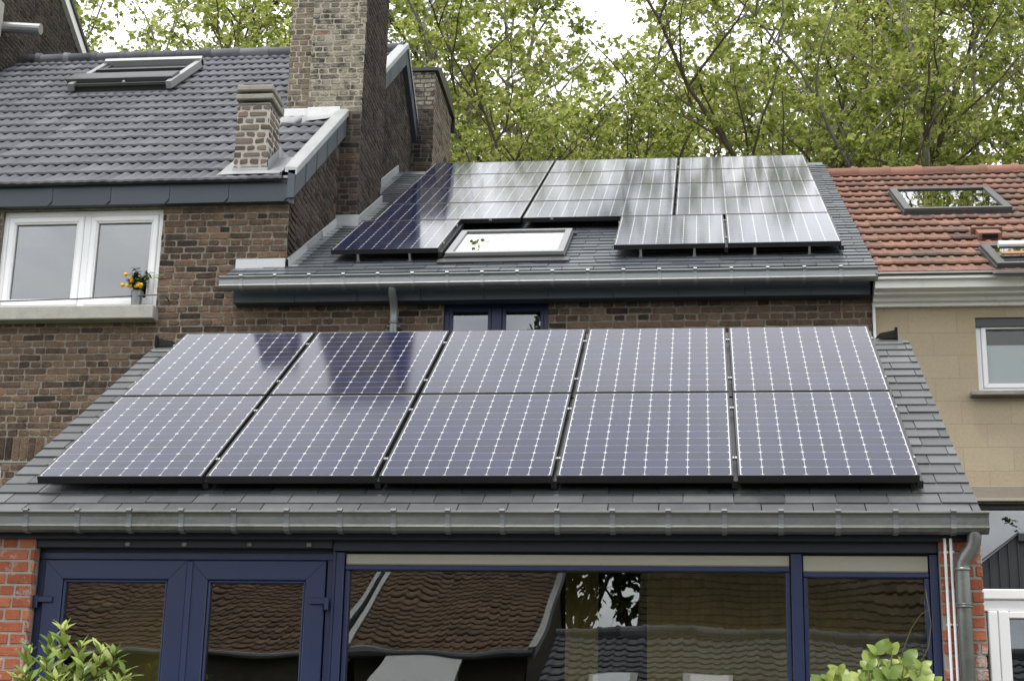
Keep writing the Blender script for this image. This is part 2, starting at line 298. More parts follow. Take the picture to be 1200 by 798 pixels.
# ------------------------------------------------------------------ builders of surfaces
def bricks(mb, o, u, n, u0, u1, z0, z1, holes=(), inside=None, pitch=.067, sl=.205, hd=.10, seed=1, mi=0, j=.010, prot=.0025, wob=.005, rd=1.0):
    """courses of single bricks standing proud of a mortar bed; u along the wall, n outwards, z up"""
    r=random.Random(seed); o=Vector(o);u=Vector(u);n=Vector(n); Z=Vector((0,0,1))
    row=0; z=z0
    while z<z1-.015:
        zt=min(z+pitch-j,z1)
        hdr=row%2; L_=hd if hdr else sl
        x=u0-r.random()*L_*.9-(0 if hdr else .05)
        hs=[(a,b) for a,b,c,d in holes if c<zt-.004 and d>z+.004]
        while x<u1:
            l=L_*(.94+.12*r.random())
            if r.random()<.06: l=sl if hdr else hd
            segs=[(max(x,u0),min(x+l,u1))]
            for a,b in hs:
                ns=[]
                for p,q in segs:
                    if b<=p or a>=q: ns.append((p,q))
                    else:
                        if p<a: ns.append((p,a))
                        if b<q: ns.append((b,q))
                segs=ns
            for p,q in segs:
                if q-p<.02: continue
                if inside and not (inside(p,z) and inside(q,zt) and inside(p,zt) and inside(q,z)): continue
                w=lambda k=wob:(r.random()-.5)*2*k
                d=prot+r.random()*.006; c=.004; t=r.random()
                t=min(1,max(0,r.gauss(.5,.19))); cs=[(.003+r.random()*.011)*rd for _ in range(4)]
                P_,Q_=p+w(),q+w(); A_,B_=z+w(),z+w(); D_,E_=zt+w(),zt+w()
                base=[(P_+cs[0],A_),(Q_-cs[1],B_),(Q_,B_+cs[1]),(Q_,E_-cs[2]),(Q_-cs[2],E_),(P_+cs[3],D_),(P_,D_-cs[3]),(P_,A_+cs[0])]
                mx_,mz_=(p+q)/2,(z+zt)/2; c=.005
                top=[(a+(c if a<mx_ else -c),b+(c if b<mz_ else -c)) for a,b in base]
                i=len(mb.v)
                for a,b in base: mb.v.append(tuple(o+u*a+Z*b-n*.002))
                for a,b in top: mb.v.append(tuple(o+u*a+Z*b+n*(d+w(.0012))))
                mb.f.append([i+8+k for k in range(8)]); mb.m.append(mi); mb.t.append(t)
                for k in range(8): mb.f.append([i+k,i+(k+1)%8,i+8+(k+1)%8,i+8+k]); mb.m.append(mi); mb.t.append(t)
            x+=l+j
        z+=pitch; row+=1
def slab_holes(mb, x0,x1,z0,z1,y0,y1,holes,mi=0):
    """wall slab with rectangular openings: pieces butted end to end"""
    xs=sorted(set([x0,x1]+[h[0] for h in holes]+[h[1] for h in holes])); zs=sorted(set([z0,z1]+[h[2] for h in holes]+[h[3] for h in holes]))
    xs=[x for x in xs if x0<=x<=x1]; zs=[z for z in zs if z0<=z<=z1]
    def solid(i,k):
        if i<0 or k<0 or i>=len(xs)-1 or k>=len(zs)-1: return False
        cx=(xs[i]+xs[i+1])/2; cz=(zs[k]+zs[k+1])/2
        return not any(a<cx<b and c<cz<d for a,b,c,d in holes)
    for i in range(len(xs)-1):
        for k in range(len(zs)-1):
            if not solid(i,k): continue
            a,b,c,d=xs[i],xs[i+1],zs[k],zs[k+1]
            mb.poly([(a,y0,c),(b,y0,c),(b,y0,d),(a,y0,d)],mi); mb.poly([(a,y1,c),(a,y1,d),(b,y1,d),(b,y1,c)],mi)
            if not solid(i-1,k): mb.poly([(a,y0,c),(a,y0,d),(a,y1,d),(a,y1,c)],mi)
            if not solid(i+1,k): mb.poly([(b,y0,c),(b,y1,c),(b,y1,d),(b,y0,d)],mi)
            if not solid(i,k-1): mb.poly([(a,y0,c),(a,y1,c),(b,y1,c),(b,y0,c)],mi)
            if not solid(i,k+1): mb.poly([(a,y0,d),(b,y0,d),(b,y1,d),(a,y1,d)],mi)
def plane(Q,ang):
    return Vector(Q),Vector((1,0,0)),Vector((0,cos(ang),sin(ang))),Vector((0,-sin(ang),cos(ang)))
def slates(mb, Q, ang, xl, xr, vmax, e=.16, w=.30, seed=3, mi=0, back=False):
    r=random.Random(seed); o,u,v,n=plane(Q,ang); row=0; vv=0
    while vv<vmax:
        x0=xl(vv+e/2); x1=xr(vv+e/2); x=x0-(w*.5 if row%2 else 0)-.02*r.random()
        top=min(vv+e*1.9,vmax)
        while x<x1:
            a=max(x,x0); b=min(x+w-.006,x1)
            if b-a>.03:
                h=.016+r.random()*.005; t=min(1,max(0,r.gauss(.5,.22))); dv=(r.random()-.5)*.006; sk=(r.random()-.5)*.003
                P=lambda q,s_,hh: tuple(o+u*q+v*s_+n*hh)
                i=len(mb.v)
                mb.v+=[P(a,vv+dv+sk,h),P(b,vv+dv-sk,h),P(b,top,.002),P(a,top,.002),P(a,vv+dv+sk,h-.013),P(b,vv+dv-sk,h-.013)]
                for f in ((0,1,2,3),(4,5,1,0),(4,0,3),(5,2,1)):
                    mb.f.append([i+k for k in f]); mb.m.append(mi); mb.t.append(t)
            x+=w
        vv+=e; row+=1
def tiles(mb, Q, ang, x0, x1, vmax, row, tw, prof, seed=5, mi=0, lift=.028, jit=.004, skip=None, nose=1.0):
    r=random.Random(seed); o,u,v,n=plane(Q,ang); vv=0; k=0; m=len(prof); hm=max(p[1] for p in prof)
    while vv<vmax-.05:
        x=x0-tw*(.5 if k%2 else 0)*0 - tw*.2
        top=min(vv+row+.03,vmax)
        while x<x1:
            if x+tw>x0+.02:
                t=min(1,max(0,r.gauss(.5,.17))); dl=(r.random()-.5)*jit; dv=(r.random()-.5)*.010
                if not(skip and skip(x+tw/2,vv+row/2)):
                    i=len(mb.v); cnt=0
                    for du,h in prof:
                        xx=min(max(x+du,x0),x1)
                        hn=h*nose+hm*(1-nose)*.85
                        mb.v.append(tuple(o+u*xx+v*(vv+dv-.012)+n*(hn+lift-.016+dl)))
                        mb.v.append(tuple(o+u*xx+v*(vv+dv)+n*(hn+lift+dl)))
                        mb.v.append(tuple(o+u*xx+v*top+n*(h+dl*.3)))
                        mb.v.append(tuple(o+u*xx+v*(vv+dv+.015)+n*(-.005)))
                    for q in range(m-1):
                        a=i+q*4; b=a+4
                        for f in ((a+1,b+1,b+2,a+2),(a,b,b+1,a+1),(a+3,b+3,b,a)):
                            mb.f.append(list(f)); mb.m.append(mi); mb.t.append(t)
            x+=tw
        vv+=row; k+=1
PROF_GREY=[(i*.0144,.027*(.5-.5*cos(2*pi*((i*.0144)%.115)/.115))**.8) for i in range(17)]
PROF_RED=[(0,.016),(.012,.018),(.030,.003),(.085,.0),(.102,.014),(.128,.016),(.142,.004),(.20,.001),(.220,.015),(.232,.016)]
def ridge_caps(mb, x0, x1, y, z, r=.10, step=.38, seed=4, mi=0, collar=True):
    rr=random.Random(seed); x=x0
    while x<x1:
        t=rr.random(); dz=(rr.random()-.5)*.008; e=min(x+step,x1)
        def ring(xx,rad): return [(xx,y-rad*cos(-.55+(pi+1.1)*k/10)*1.15,z+dz+rad*sin(-.55+(pi+1.1)*k/10)-.03) for k in range(11)]
        secs=[(x,r),(x+step*.80,r*1.02)]
        if collar: secs+=[(x+step*.83,r*1.18),(x+step*.90,r*1.22),(x+step*.94,r*1.12),(x+step+.01,r*1.14),(x+step+.02,r*.98)]
        b=len(mb.v)
        for xx,rad in secs: mb.v+=ring(min(xx,x1+.02),rad)
        for a in range(len(secs)-1):
            for k in range(10):
                mb.f.append([b+a*11+k,b+(a+1)*11+k,b+(a+1)*11+k+1,b+a*11+k+1]); mb.m.append(mi); mb.t.append(t)
        x+=step
def gutter_prof(y,z,r,t=0.0):
    """moulded gutter: rolled bead on the lip, upright front with a rib, rounded bottom; (y,z) back top"""
    k=r/.062
    o=[(0,0),(0,-.085),(-.012,-.108),(-.035,-.122),(-.070,-.124),(-.098,-.114),(-.110,-.100),(-.115,-.097),(-.117,-.091),(-.115,-.086),(-.110,-.083),(-.106,-.068),(-.106,-.045),(-.110,-.025),(-.117,-.012)]
    bead=[(-.120+.0105*cos(q),.0+.0105*sin(q)) for q in (-2.0,-2.9,-3.7,-4.5,-5.3,-6.1)]
    inn=[(-.109,-.012),(-.108,-.09),(-.095,-.108),(-.07,-.118),(-.035,-.116),(-.016,-.104),(-.005,-.085),(-.004,0)]
    return [(y+a*k,z+b*k) for a,b in o+bead+inn]
def gutter(parent,x0,x1,y,z,r,mat,matb,step,name='gutter',bx0=None):
    g=MB(); g.prof(gutter_prof(y,z,r),x0,x1)
    k_=r/.062; P_=gutter_prof(y,z,r)[:16]
    for xx in (x0+.002,x1-.002): g.poly([(xx,a,b) for a,b in P_])
    go=g.build(name,mat,parent)
    x=(bx0 if bx0 is not None else x0+.1)
    while x<x1-.03:
        b=MB(); w=.015; pr=gutter_prof(y,z,r)[:16]
        cy_,cz_=y-.06*k_,z-.05*k_
        def off_(p,e):
            dx,dz=p[0]-cy_,p[1]-cz_; l=hypot(dx,dz); return (p[0]+dx/l*e,p[1]+dz/l*e)
        fp=[off_(p,.006) for p in pr]+[(y-.140*k_,z+.006),(y-.134*k_,z+.018),(y-.118*k_,z+.020),(y-.06*k_,z+.012),(y+.02,z+.02)]
        for q in range(len(fp)-1):
            a,c_=fp[q],fp[q+1]; a2,c2=off_(a,-.006),off_(c_,-.006)
            b.poly([(x-w,a[0],a[1]),(x-w,c_[0],c_[1]),(x+w,c_[0],c_[1]),(x+w,a[0],a[1])],0,.5)
            b.poly([(x-w,a[0],a[1]),(x-w,a2[0],a2[1]),(x-w,c2[0],c2[1]),(x-w,c_[0],c_[1])],0,.5)
            b.poly([(x+w,a[0],a[1]),(x+w,c_[0],c_[1]),(x+w,c2[0],c2[1]),(x+w,a2[0],a2[1])],0,.5)
        # rivet-like nose that clips the bead
        b.build('gutter_bracket',matb,go)
        x+=step
    return go
def frame_rect(mb,x0,x1,z0,z1,y0,y1,w,m=0,b=.004):
    """mitred-looking rectangular frame facing -y"""
    e=.0007; c=min(b,w*.3)
    for q in (((x0,z1),(x1,z1),(x1-w,z1-w),(x0+w,z1-w)),((x1,z0),(x0,z0),(x0+w,z0+w),(x1-w,z0+w)),((x0,z0),(x0,z1),(x0+w,z1-w),(x0+w,z0+w)),((x1,z1),(x1,z0),(x1-w,z0+w),(x1-w,z1-w))):
        (ax,az_),(bx,bz_),(cx,cz_),(dx,dz_)=q
        ux,uz=(bx-ax),(bz_-az_); l=hypot(ux,uz); ux/=l;uz/=l
        A=[(ax+ux*e*2,az_+uz*e*2),(bx-ux*e*2,bz_-uz*e*2),(cx-ux*e*2,cz_-uz*e*2),(dx+ux*e*2,dz_+uz*e*2)]
        vx,vz=(dx-ax)-ux*w,(dz_-az_)-uz*w; l2=hypot(vx,vz); vx/=l2; vz/=l2
        B=[(A[0][0]+(vx+ux)*c,A[0][1]+(vz+uz)*c),(A[1][0]+(vx-ux)*c,A[1][1]+(vz-uz)*c),(A[2][0]-(vx+-ux)*c*0-vx*c+ux*c,A[2][1]-vz*c+uz*c),(A[3][0]-vx*c-ux*c,A[3][1]-vz*c-uz*c)]
        f0=[(p,y0+c,r) for p,r in A]; f1=[(p,y0,r) for p,r in B]; bk=[(p,y1,r) for p,r in A]
        mb.poly(f1[::-1],m,.5); mb.poly(bk,m,.5)
        for i in range(4):
            k=(i+1)%4; mb.poly([f0[i],f0[k],f1[k],f1[i]],m,.5); mb.poly([bk[i],bk[k],f0[k],f0[i]],m,.5)
def pane(mb,x0,x1,z0,z1,y): mb.box(x0,x1,y,y+.006,z0,z1)

AL=.570; AU=.5298; SPL=(11.27-7.30)/5.38; ALF=math.atan(SPL); SPR=.5703; ARG=math.atan(SPR)
YW=14.75
# ================================================================== THE SETTING
g=MB(); g.poly([(-400,-400,0),(400,-400,0),(400,600,0),(-400,600,0)]); tag(g.build('ground',M['grass']),kind='structure')
g=MB(); g.bbox(-9,9,5.2,9.58,.004,.70,.01); tag(g.build('terrace',M['paving']),kind='structure')

# ================================================================== REAR EXTENSION (foreground)
ext=thing('garden_extension',(-1.4,9.6,0),'single-storey extension with slate roof, navy framed doors and windows and orange brick piers','house extension')
QL=Vector((0,9.49,3.105)); LV=3.49       # slate plane origin and slope length
oL,uL,vL,nL=plane(QL,AL)
top=oL+vL*LV                             # ridge
s=MB()
slates(s,QL,AL,lambda v:-4.385,lambda v:1.550,LV,.16,.295,11)
# roof deck below the slates, closed body with a back slope
rb=[(9.52,3.06),(top.y,top.z-.02),(YW-.01,top.z-1.35),(YW-.01,top.z-1.5),(top.y,top.z-.2),(9.60,2.995)]
s.prof(rb,-4.37,1.50,1)
s.build('roof',[M['slate'],M['fascia_lo']],ext)
rc=MB(); rc.prof([(top.y-.13,top.z-.065),(top.y-.12,top.z-.045),(top.y,top.z+.02),(top.y+.12,top.z-.06),(top.y+.12,top.z-.07),(top.y,top.z+.005)],-4.36,1.50)
rc.build('ridge_cap',M['dkmetal'],ext)
for x,sg in ((-4.36,1),(1.47,-1)):
    e_=MB(); y=top.y; z=top.z
    # bent flap of dark metal closing the ridge
    e_.poly([(x,y-.06,z+.00),(x+sg*.17,y-.05,z-.0),(x+sg*.13,y-.03,z+.05),(x+sg*.05,y-.02,z+.07),(x,y-.03,z+.08)])
    e_.poly([(x,y+.06,z+.00),(x,y+.02,z+.08),(x+sg*.05,y+.01,z+.07),(x+sg*.13,y+.02,z+.05),(x+sg*.17,y+.05,z)])
    e_.poly([(x,y-.03,z+.08),(x+sg*.05,y-.02,z+.07),(x+sg*.05,y+.01,z+.07),(x,y+.02,z+.08)])
    e_.poly([(x+sg*.05,y-.02,z+.07),(x+sg*.13,y-.03,z+.05),(x+sg*.13,y+.02,z+.05),(x+sg*.05,y+.01,z+.07)])
    e_.poly([(x,y-.06,z),(x,y-.03,z+.08),(x,y+.02,z+.08),(x,y+.06,z)]); e_.box(min(x,x+sg*.02),max(x,x+sg*.02),y-.07,y-.05,z-.01,z+.085)
    e_.build('ridge_end_flap',M['void'],ext)
gutter(ext,-4.45,1.575,9.52,3.112,.057,M['zinc_old'],M['strap_old'],.318,bx0=-4.25+.225)
fb=MB(); fb.bbox(-4.40,1.53,9.53,9.555,2.97,3.085,.003); fb.build('eaves_board',M['navy_dark'],ext)
# walls: piers of orange brick, side and back walls
w=MB(); KW=dict(pitch=.0715,sl=.20,hd=.095,wob=.0022,rd=.3)
w.box(-4.34,-4.012,9.560,9.80,.70,3.0,1); bricks(w,(0,9.560,0),(1,0,0),(0,-1,0),-4.34,-4.005,.70,2.99,seed=21,**KW)
bricks(w,(-4.012,0,0),(0,1,0),(1,0,0),9.56,9.62,.70,2.99,seed=22,**KW); w.build('brick_pier',[M['brick_orange'],M['mortar_light']],ext)
w=MB(); w.box(1.312,1.538,9.560,9.80,.70,3.0,1); bricks(w,(0,9.560,0),(1,0,0),(0,-1,0),1.312,1.546,.70,2.99,seed=23,**KW)
bricks(w,(1.538,0,0),(0,1,0),(1,0,0),9.56,9.80,.70,2.99,seed=24,**KW); w.build('brick_pier',[M['brick_orange'],M['mortar_light']],ext)
# gabled side walls
for x0,x1 in ((-4.34,-4.12),(1.318,1.538)):
    w=MB()
    for pts in [[(9.80,.7),(YW-.02,.7),(YW-.02,top.z-1.5),(top.y,top.z-.21),(9.80,3.07)]]:
        w.poly([(x0,a,b) for a,b in pts][::-1],1); w.poly([(x1,a,b) for a,b in pts],1)
    w.build('wall',[M['brick_orange'],M['mortar_light']],ext)
hb=MB(); hb.bbox(-4.005,-2.19,9.575,9.66,2.925,2.99,.003); hb.bbox(-2.187,1.309,9.585,9.66,2.912,2.99,.003)
hb.box(-4.0,1.3,9.64,9.72,2.86,2.99); hb.build('header_beam',M['navy_dark'],ext)
for x in (-3.44,-3.09,-2.69,-2.33):
    b=MB(); b.bbox(x-.014,x+.014,9.566,9.5745,2.932,2.956,.002); b.build('beam_clip',M['zinc_old'],ext)
# --- patio doors
dr=MB(); F0,F1=9.615,9.69
dr.bbox(-4.002,-2.178,F0+.02,F1+.02,2.862,2.905,.003); dr.bbox(-4.002,-3.962,F0+.02,F1+.02,.72,2.862,.003); dr.bbox(-2.226,-2.178,F0+.02,F1+.02,.72,2.862,.003)
dfr=dr.build('patio_door',M['navy'],ext)
for (a,b,hx) in ((-3.958,-3.072,-3.958),(-3.064,-2.232,-2.232)):
    l=MB(); frame_rect(l,a,b,.74,2.858,F0,F1,.118,0,.006)
    # glazing bead, slightly set in
    frame_rect(l,a+.1182,b-.1182,.8582,2.7398,F0+.012,F1-.012,.016,0,.005)
    lf=l.build('door_leaf',M['navy'],dfr)
for a,b in ((-3.958,-3.072),(-3.064,-2.232)):
    p=MB(); pane(p,a+.130,b-.130,.87,2.73,9.655); p.build('door_pane',M['glass'],dfr)
for sx in (-3.992,-2.215):
    for z in (2.60,1.7,.95):
        h=MB(); sg=1 if sx<-3 else -1; xx=sx if sg>0 else sx-.0
        h.bbox(min(sx-.008,sx+sg*.10),max(sx-.008*sg,sx+sg*.10),F0-.016,F0-.001,z,z+.036,.003); h.bbox(sx-.012,sx+.014,F0-.022,F0-.002,z-.035,z+.04,.003); h.build('hinge',M['navy'],dfr)
ch=MB(); ch.bbox(-3.074,-3.040,F0-.009,F0-.0005,.76,2.85,.003); ch.build('door_stop',M['navy'],dfr)
# --- posts
for a,b in ((-2.168,-2.118),(.484,.548)):
    p=MB(); p.bbox(a,b,9.600,9.70,.70,2.908,.004); p.build('post',M['navy'],ext)
p=MB(); p.bbox(1.262,1.309,9.605,9.70,.70,2.908,.004); p.build('post',M['navy'],ext); p=MB(); p.bbox(-2.190,-2.170,9.612,9.70,.70,2.92,.003); p.build('post',M['navy'],ext)
# --- windows with roller cassettes
for (a,b,zt,zb) in ((-2.114,.480,2.908,2.835),(.552,1.258,2.908,2.806)):
    wf=MB(); wf.bbox(a,b,9.612,9.68,zb-.030,zb-.001,.004); wf.bbox(a,a+.026,9.622,9.68,.72,zb-.031,.003); wf.bbox(b-.026,b,9.622,9.68,.72,zb-.031,.003); wf.bbox(a+.027,b-.027,9.622,9.68,.72,.80,.003)
    wo=wf.build('window',M['navy'],ext)
    c=MB(); c.prof([(9.628,zb),(9.622,zb+.008),(9.622,zt-.010),(9.70,zt-.004),(9.70,zb)],a+.004,b-.004,t=.6)
    c.build('blind_cassette',M['cream'],wo)
    p=MB(); pane(p,a+.027,b-.027,.80,zb-.031,9.655); p.build('pane',M['glass'],wo)
# --- room behind the glass
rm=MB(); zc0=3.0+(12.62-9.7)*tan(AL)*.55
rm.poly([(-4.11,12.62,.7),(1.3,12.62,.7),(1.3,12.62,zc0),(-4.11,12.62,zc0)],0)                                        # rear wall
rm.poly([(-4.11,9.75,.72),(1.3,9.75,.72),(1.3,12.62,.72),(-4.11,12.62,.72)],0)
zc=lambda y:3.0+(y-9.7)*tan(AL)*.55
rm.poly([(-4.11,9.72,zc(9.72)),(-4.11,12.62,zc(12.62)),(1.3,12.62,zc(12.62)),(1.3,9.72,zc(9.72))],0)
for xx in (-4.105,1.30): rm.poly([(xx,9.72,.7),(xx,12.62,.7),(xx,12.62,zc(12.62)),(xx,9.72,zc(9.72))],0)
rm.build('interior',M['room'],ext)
for a,b in ((-.86,-.66),(-.36,1.29),(-3.9,-3.35)):
    oc=MB(); oc.box(a,b,10.25,10.31,.72,3.22); oc.build('ochre_wall',M['ochre'],ext)
# --- downpipe right and two white service pipes
dp=MB(); x=1.50; y0=9.45
path=[(1.497,9.47,3.06),(1.497,9.47,2.99),(1.492,9.475,2.95),(1.475,9.48,2.915),(1.445,9.485,2.875),(1.428,9.49,2.84),(1.424,9.49,2.80),(1.425,9.49,.72)]
dp.tube(path,.041,20,0,.6)
dp.tube([(1.424,9.49,2.812),(1.424,9.49,2.795)],.0455,20,0,.9); dp.tube([(1.425,9.49,2.600),(1.425,9.49,2.59)],.047,20,0,.3); dp.tube([(1.425,9.49,2.612),(1.425,9.49,2.605)],.045,20,0,.3)
dp.build('downpipe',M['zinc_old'],ext,True)
for x in (1.345,1.378):
    p=MB(); p.tube([(x-.004,9.528,2.985),(x,9.528,.72)],.0085,12,0,.5); 
    for z in (2.91,2.505,2.1,1.5): p.bbox(x-.013,x+.013,9.53,9.556,z-.006,z+.006,.002)
    p.build('service_pipe',M['pvc'],ext,False)

# ================================================================== MIDDLE HOUSE
mid=thing('terraced_house',(-1.2,YW,0),'middle brick house whose slate roof carries the upper solar panels','house')
QU=Vector((0,14.47,6.275)); UV=6.44
oU,uU,vU,nU=plane(QU,AU)
mw_holes=[(-2.425,-1.43,4.95,6.085)]
w=MB(); slab_holes(w,-3.97,1.53,0,6.20,YW,YW+.3,mw_holes,1)
bricks(w,(0,YW,0),(1,0,0),(0,-1,0),-3.97,1.53,4.2,6.16,mw_holes,seed=31)
# rest of the body (gables hidden by the neighbours)
w.poly([(1.53,YW+.3,0),(1.53,25.4,0),(1.53,25.4,6.2),(1.53,20.03,9.45),(1.53,YW+.3,6.36)],1)
w.poly([(-3.96,25.4,0),(1.53,25.4,0),(1.53,25.4,6.25),(-3.96,25.4,6.25)][::-1],1)
w.build('wall',[M['brick'],M['mortar']],mid)
s=MB()
slates(s,QU,AU,lambda v:(-4.47 if v<.42 else -4.05),lambda v:1.55,UV,.155,.29,41)
rU=oU+vU*UV
s.prof([(14.50,6.25),(rU.y,rU.z-.015),(25.6,rU.z-3.3),(25.6,rU.z-3.4),(rU.y,rU.z-.16),(14.62,6.22)],-3.96,1.520,1)
s.prof([(14.50,6.25),(14.735,6.385),(14.735,6.2),(14.62,6.2)],-4.46,-3.965,1)
s.build('roof',[M['slate_up'],M['fascia']],mid)
rc=MB(); rc.prof([(rU.y-.12,rU.z-.055),(rU.y-.11,rU.z-.04),(rU.y,rU.z+.025),(rU.y+.12,rU.z-.05),(rU.y,rU.z+.01)],-3.95,1.53); rc.build('ridge_cap',M['slate_up'],mid)
gutter(mid,-4.50,1.56,14.475,6.235,.056,M['zinc'],M['zinc_strap'],.325,bx0=-4.29)
fa=MB()
x=-4.42
while x<1.50:
    b=min(x+.60,1.51); fa.bbox(x,b-.003,14.585,14.60,6.048,6.20,.002); x+=.60
fa.box(-4.42,1.51,14.60,14.745,6.055,6.063); fa.box(-4.418,1.508,14.601,14.747,6.064,6.2); fa.build('fascia',M['fascia'],mid)
dp=MB(); dp.tube([(-2.865,14.44,6.20),(-2.865,14.44,6.13),(-2.866,14.47,6.09),(-2.868,14.55,6.03),(-2.869,14.60,5.98),(-2.87,14.62,5.90),(-2.87,14.62,4.0)],.038,18,0,.7)
dp.tube([(-2.87,14.62,5.855),(-2.87,14.62,5.83)],.044,18,0,.5); dp.box(-2.93,-2.81,14.60,14.74,5.80,5.815); dp.build('downpipe',M['zinc'],mid,True)
# window under the eaves
wf=MB(); frame_rect(wf,-2.425,-1.43,4.95,6.085,14.80,14.87,.05); wf.bbox(-1.975,-1.875,14.795,14.86,5.0,6.035,.004)
for a,b in ((-2.375,-1.977),(-1.873,-1.48)): frame_rect(wf,a,b,5.0,6.034,14.805,14.86,.032,0,.003)
wo=wf.build('window',M['navy'],mid)
p=MB(); pane(p,-2.343,-2.01,5.03,6.003,14.835); pane(p,-1.841,-1.512,5.03,6.003,14.835); p.build('pane',M['glass_sky'],wo)
cu=MB()
for a,b in ((-2.35,-2.0),(-1.85,-1.5)):
    n_=24
    for k in range(n_):
        xa=a+(b-a)*k/n_; xb=a+(b-a)*(k+1)/n_
        cu.poly([(xa,14.93+.01*sin(k*1.7),5.0),(xb,14.93+.01*sin((k+1)*1.7),5.0),(xb,14.93+.01*sin((k+1)*1.7),6.0),(xa,14.93+.01*sin(k*1.7),6.0)],0,.5)
cu.build('curtain',M['curtain'],wo)
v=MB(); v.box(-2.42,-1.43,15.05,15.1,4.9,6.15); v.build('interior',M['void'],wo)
# stepped flashing where the slates meet the neighbour's wall
fl=MB()
def up(x,y,h,off=0): # point on the slate plane raised by h, world z
    return (x,y,QU.z+(y-QU.y)*tan(AU)+h)
def step(x,ya,yb,h=.13,n=3,seed=1):
    r=random.Random(seed)
    for k in range(n):
        a=ya+(yb-ya)*k/n; b=ya+(yb-ya)*(k+1)/n+.02
        j=(r.random())*.012
        fl.poly([up(x+.012+j,a,.01),up(x+.012+j,b,.01),up(x+.010+j*.5,b,h),up(x+.010+j*.5,a,h)],0,r.random()); fl.poly([up(x+.010+j*.5,a,h),up(x+.010+j*.5,b,h),up(x,b,h+.005),up(x,a,h+.005)])
        fl.poly([up(x+.012+j,a,.018),up(x+.10,a,.018),up(x+.10,b,.018),up(x+.012+j,b,.018)][::1],1)
step(-3.965,14.74,16.70,h=.095,n=3,seed=2); step(-3.735,16.70,17.93,h=.10,n=2,seed=3); step(-3.965,17.95,20.0,h=.12,n=2,seed=4)
fl.poly([up(-3.965,16.655,.02),up(-3.71,16.655,.02),up(-3.71,16.66,.14),up(-3.965,16.66,.14)],0,.6); fl.poly([up(-3.965,16.655,.02),up(-3.965,16.60,.02),up(-3.70,16.60,.02),up(-3.70,16.655,.02)],1)
fl.box(-4.46,-3.975,14.728,14.745,6.44,6.535); fl.poly([(-4.46,14.728,6.42),(-3.97,14.728,6.42),(-3.97,14.60,6.36),(-4.46,14.60,6.36)],1)
fl.build('flashing',[M['capping'],M['lead_old']],mid)
# skylight, closed, reflecting the white sky, whitened further by an added sheet below
def skylight(parent,Q,ang,x0,x1,v0,v1,h,mframe,msash,mglass,fw=.07,opened=0,awning=False):
    o,u,v,n=plane(Q,ang)
    P=lambda a,b,c: o+u*a+v*b+n*c
    k=MB()
    # upstand
    for (a,b,c,d) in ((x0,x1,v0,v0+fw),(x0,x1,v1-fw,v1),(x0,x0+fw,v0+fw,v1-fw),(x1-fw,x1,v0+fw,v1-fw)):
        k.obox(P(a,c,.0),u,v,n,b-a,d-c,h)
    # apron below
    k.obox(P(x0-.05,v0-.16,.025),u,v,n,x1-x0+.10,.16,.012)
    k.obox(P(x0-.03,v1,.0),u,v,n,x1-x0+.06,.06,h*.7)
    so=k.build('skylight',mframe,parent)
    sm=MB(); g_=MB()
    ax=P(0,v1-.04 ,h) ; 
    def T(a,b,c):
        p=P(a,b,h+c)
        if opened:
            d=p-ax; d=Matrix.Rotation(-opened,3,'X')@d; d.x=p.x-ax.x; p=ax+d
        return p
    def ob(mbx,a,b,c,d,e,f):
        q=T(a,c,e); uu=T(b,c,e)-q; vv=T(a,d,e)-q; nn=T(a,c,f)-q
        mbx.obox(q,uu.normalized(),vv.normalized(),nn.normalized(),uu.length,vv.length,nn.length)
    i=.012
    for (a,b,c,d) in ((x0+i,x1-i,v0+i,v0+fw),(x0+i,x1-i,v1-fw,v1-i),(x0+i,x0+fw,v0+fw,v1-fw),(x1-fw,x1-i,v0+fw,v1-fw)):
        ob(sm,a,b,c,d,.003,.035)
    sm.build('sash',msash,so)
    ob(g_,x0+fw,x1-fw,v0+fw,v1-fw,.012,.018); g_.build('pane',mglass,so)
    vd=MB(); vd.obox(P(x0+fw,v0+fw,-.02),u,v,n,x1-x0-2*fw,v1-v0-2*fw,.03); vd.build('white_sheet' if parent is mid else 'interior',M['white_sheet'] if parent is mid else M['mortar_small'] if parent.location.x>2 else M['void'],so)  # white sheet under the middle pane, added to whiten its sky reflection
    return so,P
skylight(mid,QU,AU,-2.46,-1.30,.50,1.72,.055,M['dkmetal'],M['ltmetal'],M['glass_bright'],.075)

# ================================================================== LEFT HOUSE
lef=thing('terraced_house',(-7,YW,0),'taller brick house on the left with dark grey tiled roof and anthracite eaves boards','house')
lw_holes=[(-6.865,-5.225,6.05,7.09),(-8.2,-6.60,2.6,4.60)]
LX0=-11.0
w=MB(); slab_holes(w,LX0,-3.97,0,7.15,YW,YW+.3,lw_holes,1)
bricks(w,(0,YW,0),(1,0,0),(0,-1,0),LX0,-3.97,3.0,7.10,lw_holes+[(-8.4,-6.18,4.55,4.80)],seed=51)
# soldier course over the lower opening
r_=random.Random(5); x=-8.3
while x<-6.20:
    wd=.062+.01*r_.random(); t=r_.random(); zz=4.56+.022*((x+7.3)/1.1)**2*-1+.0
    w.bbox(x,x+wd,YW-.010,YW-.001,4.585-.03*abs((x+7.3)/1.1)**2,4.79,.004,0,t); x+=wd+.011
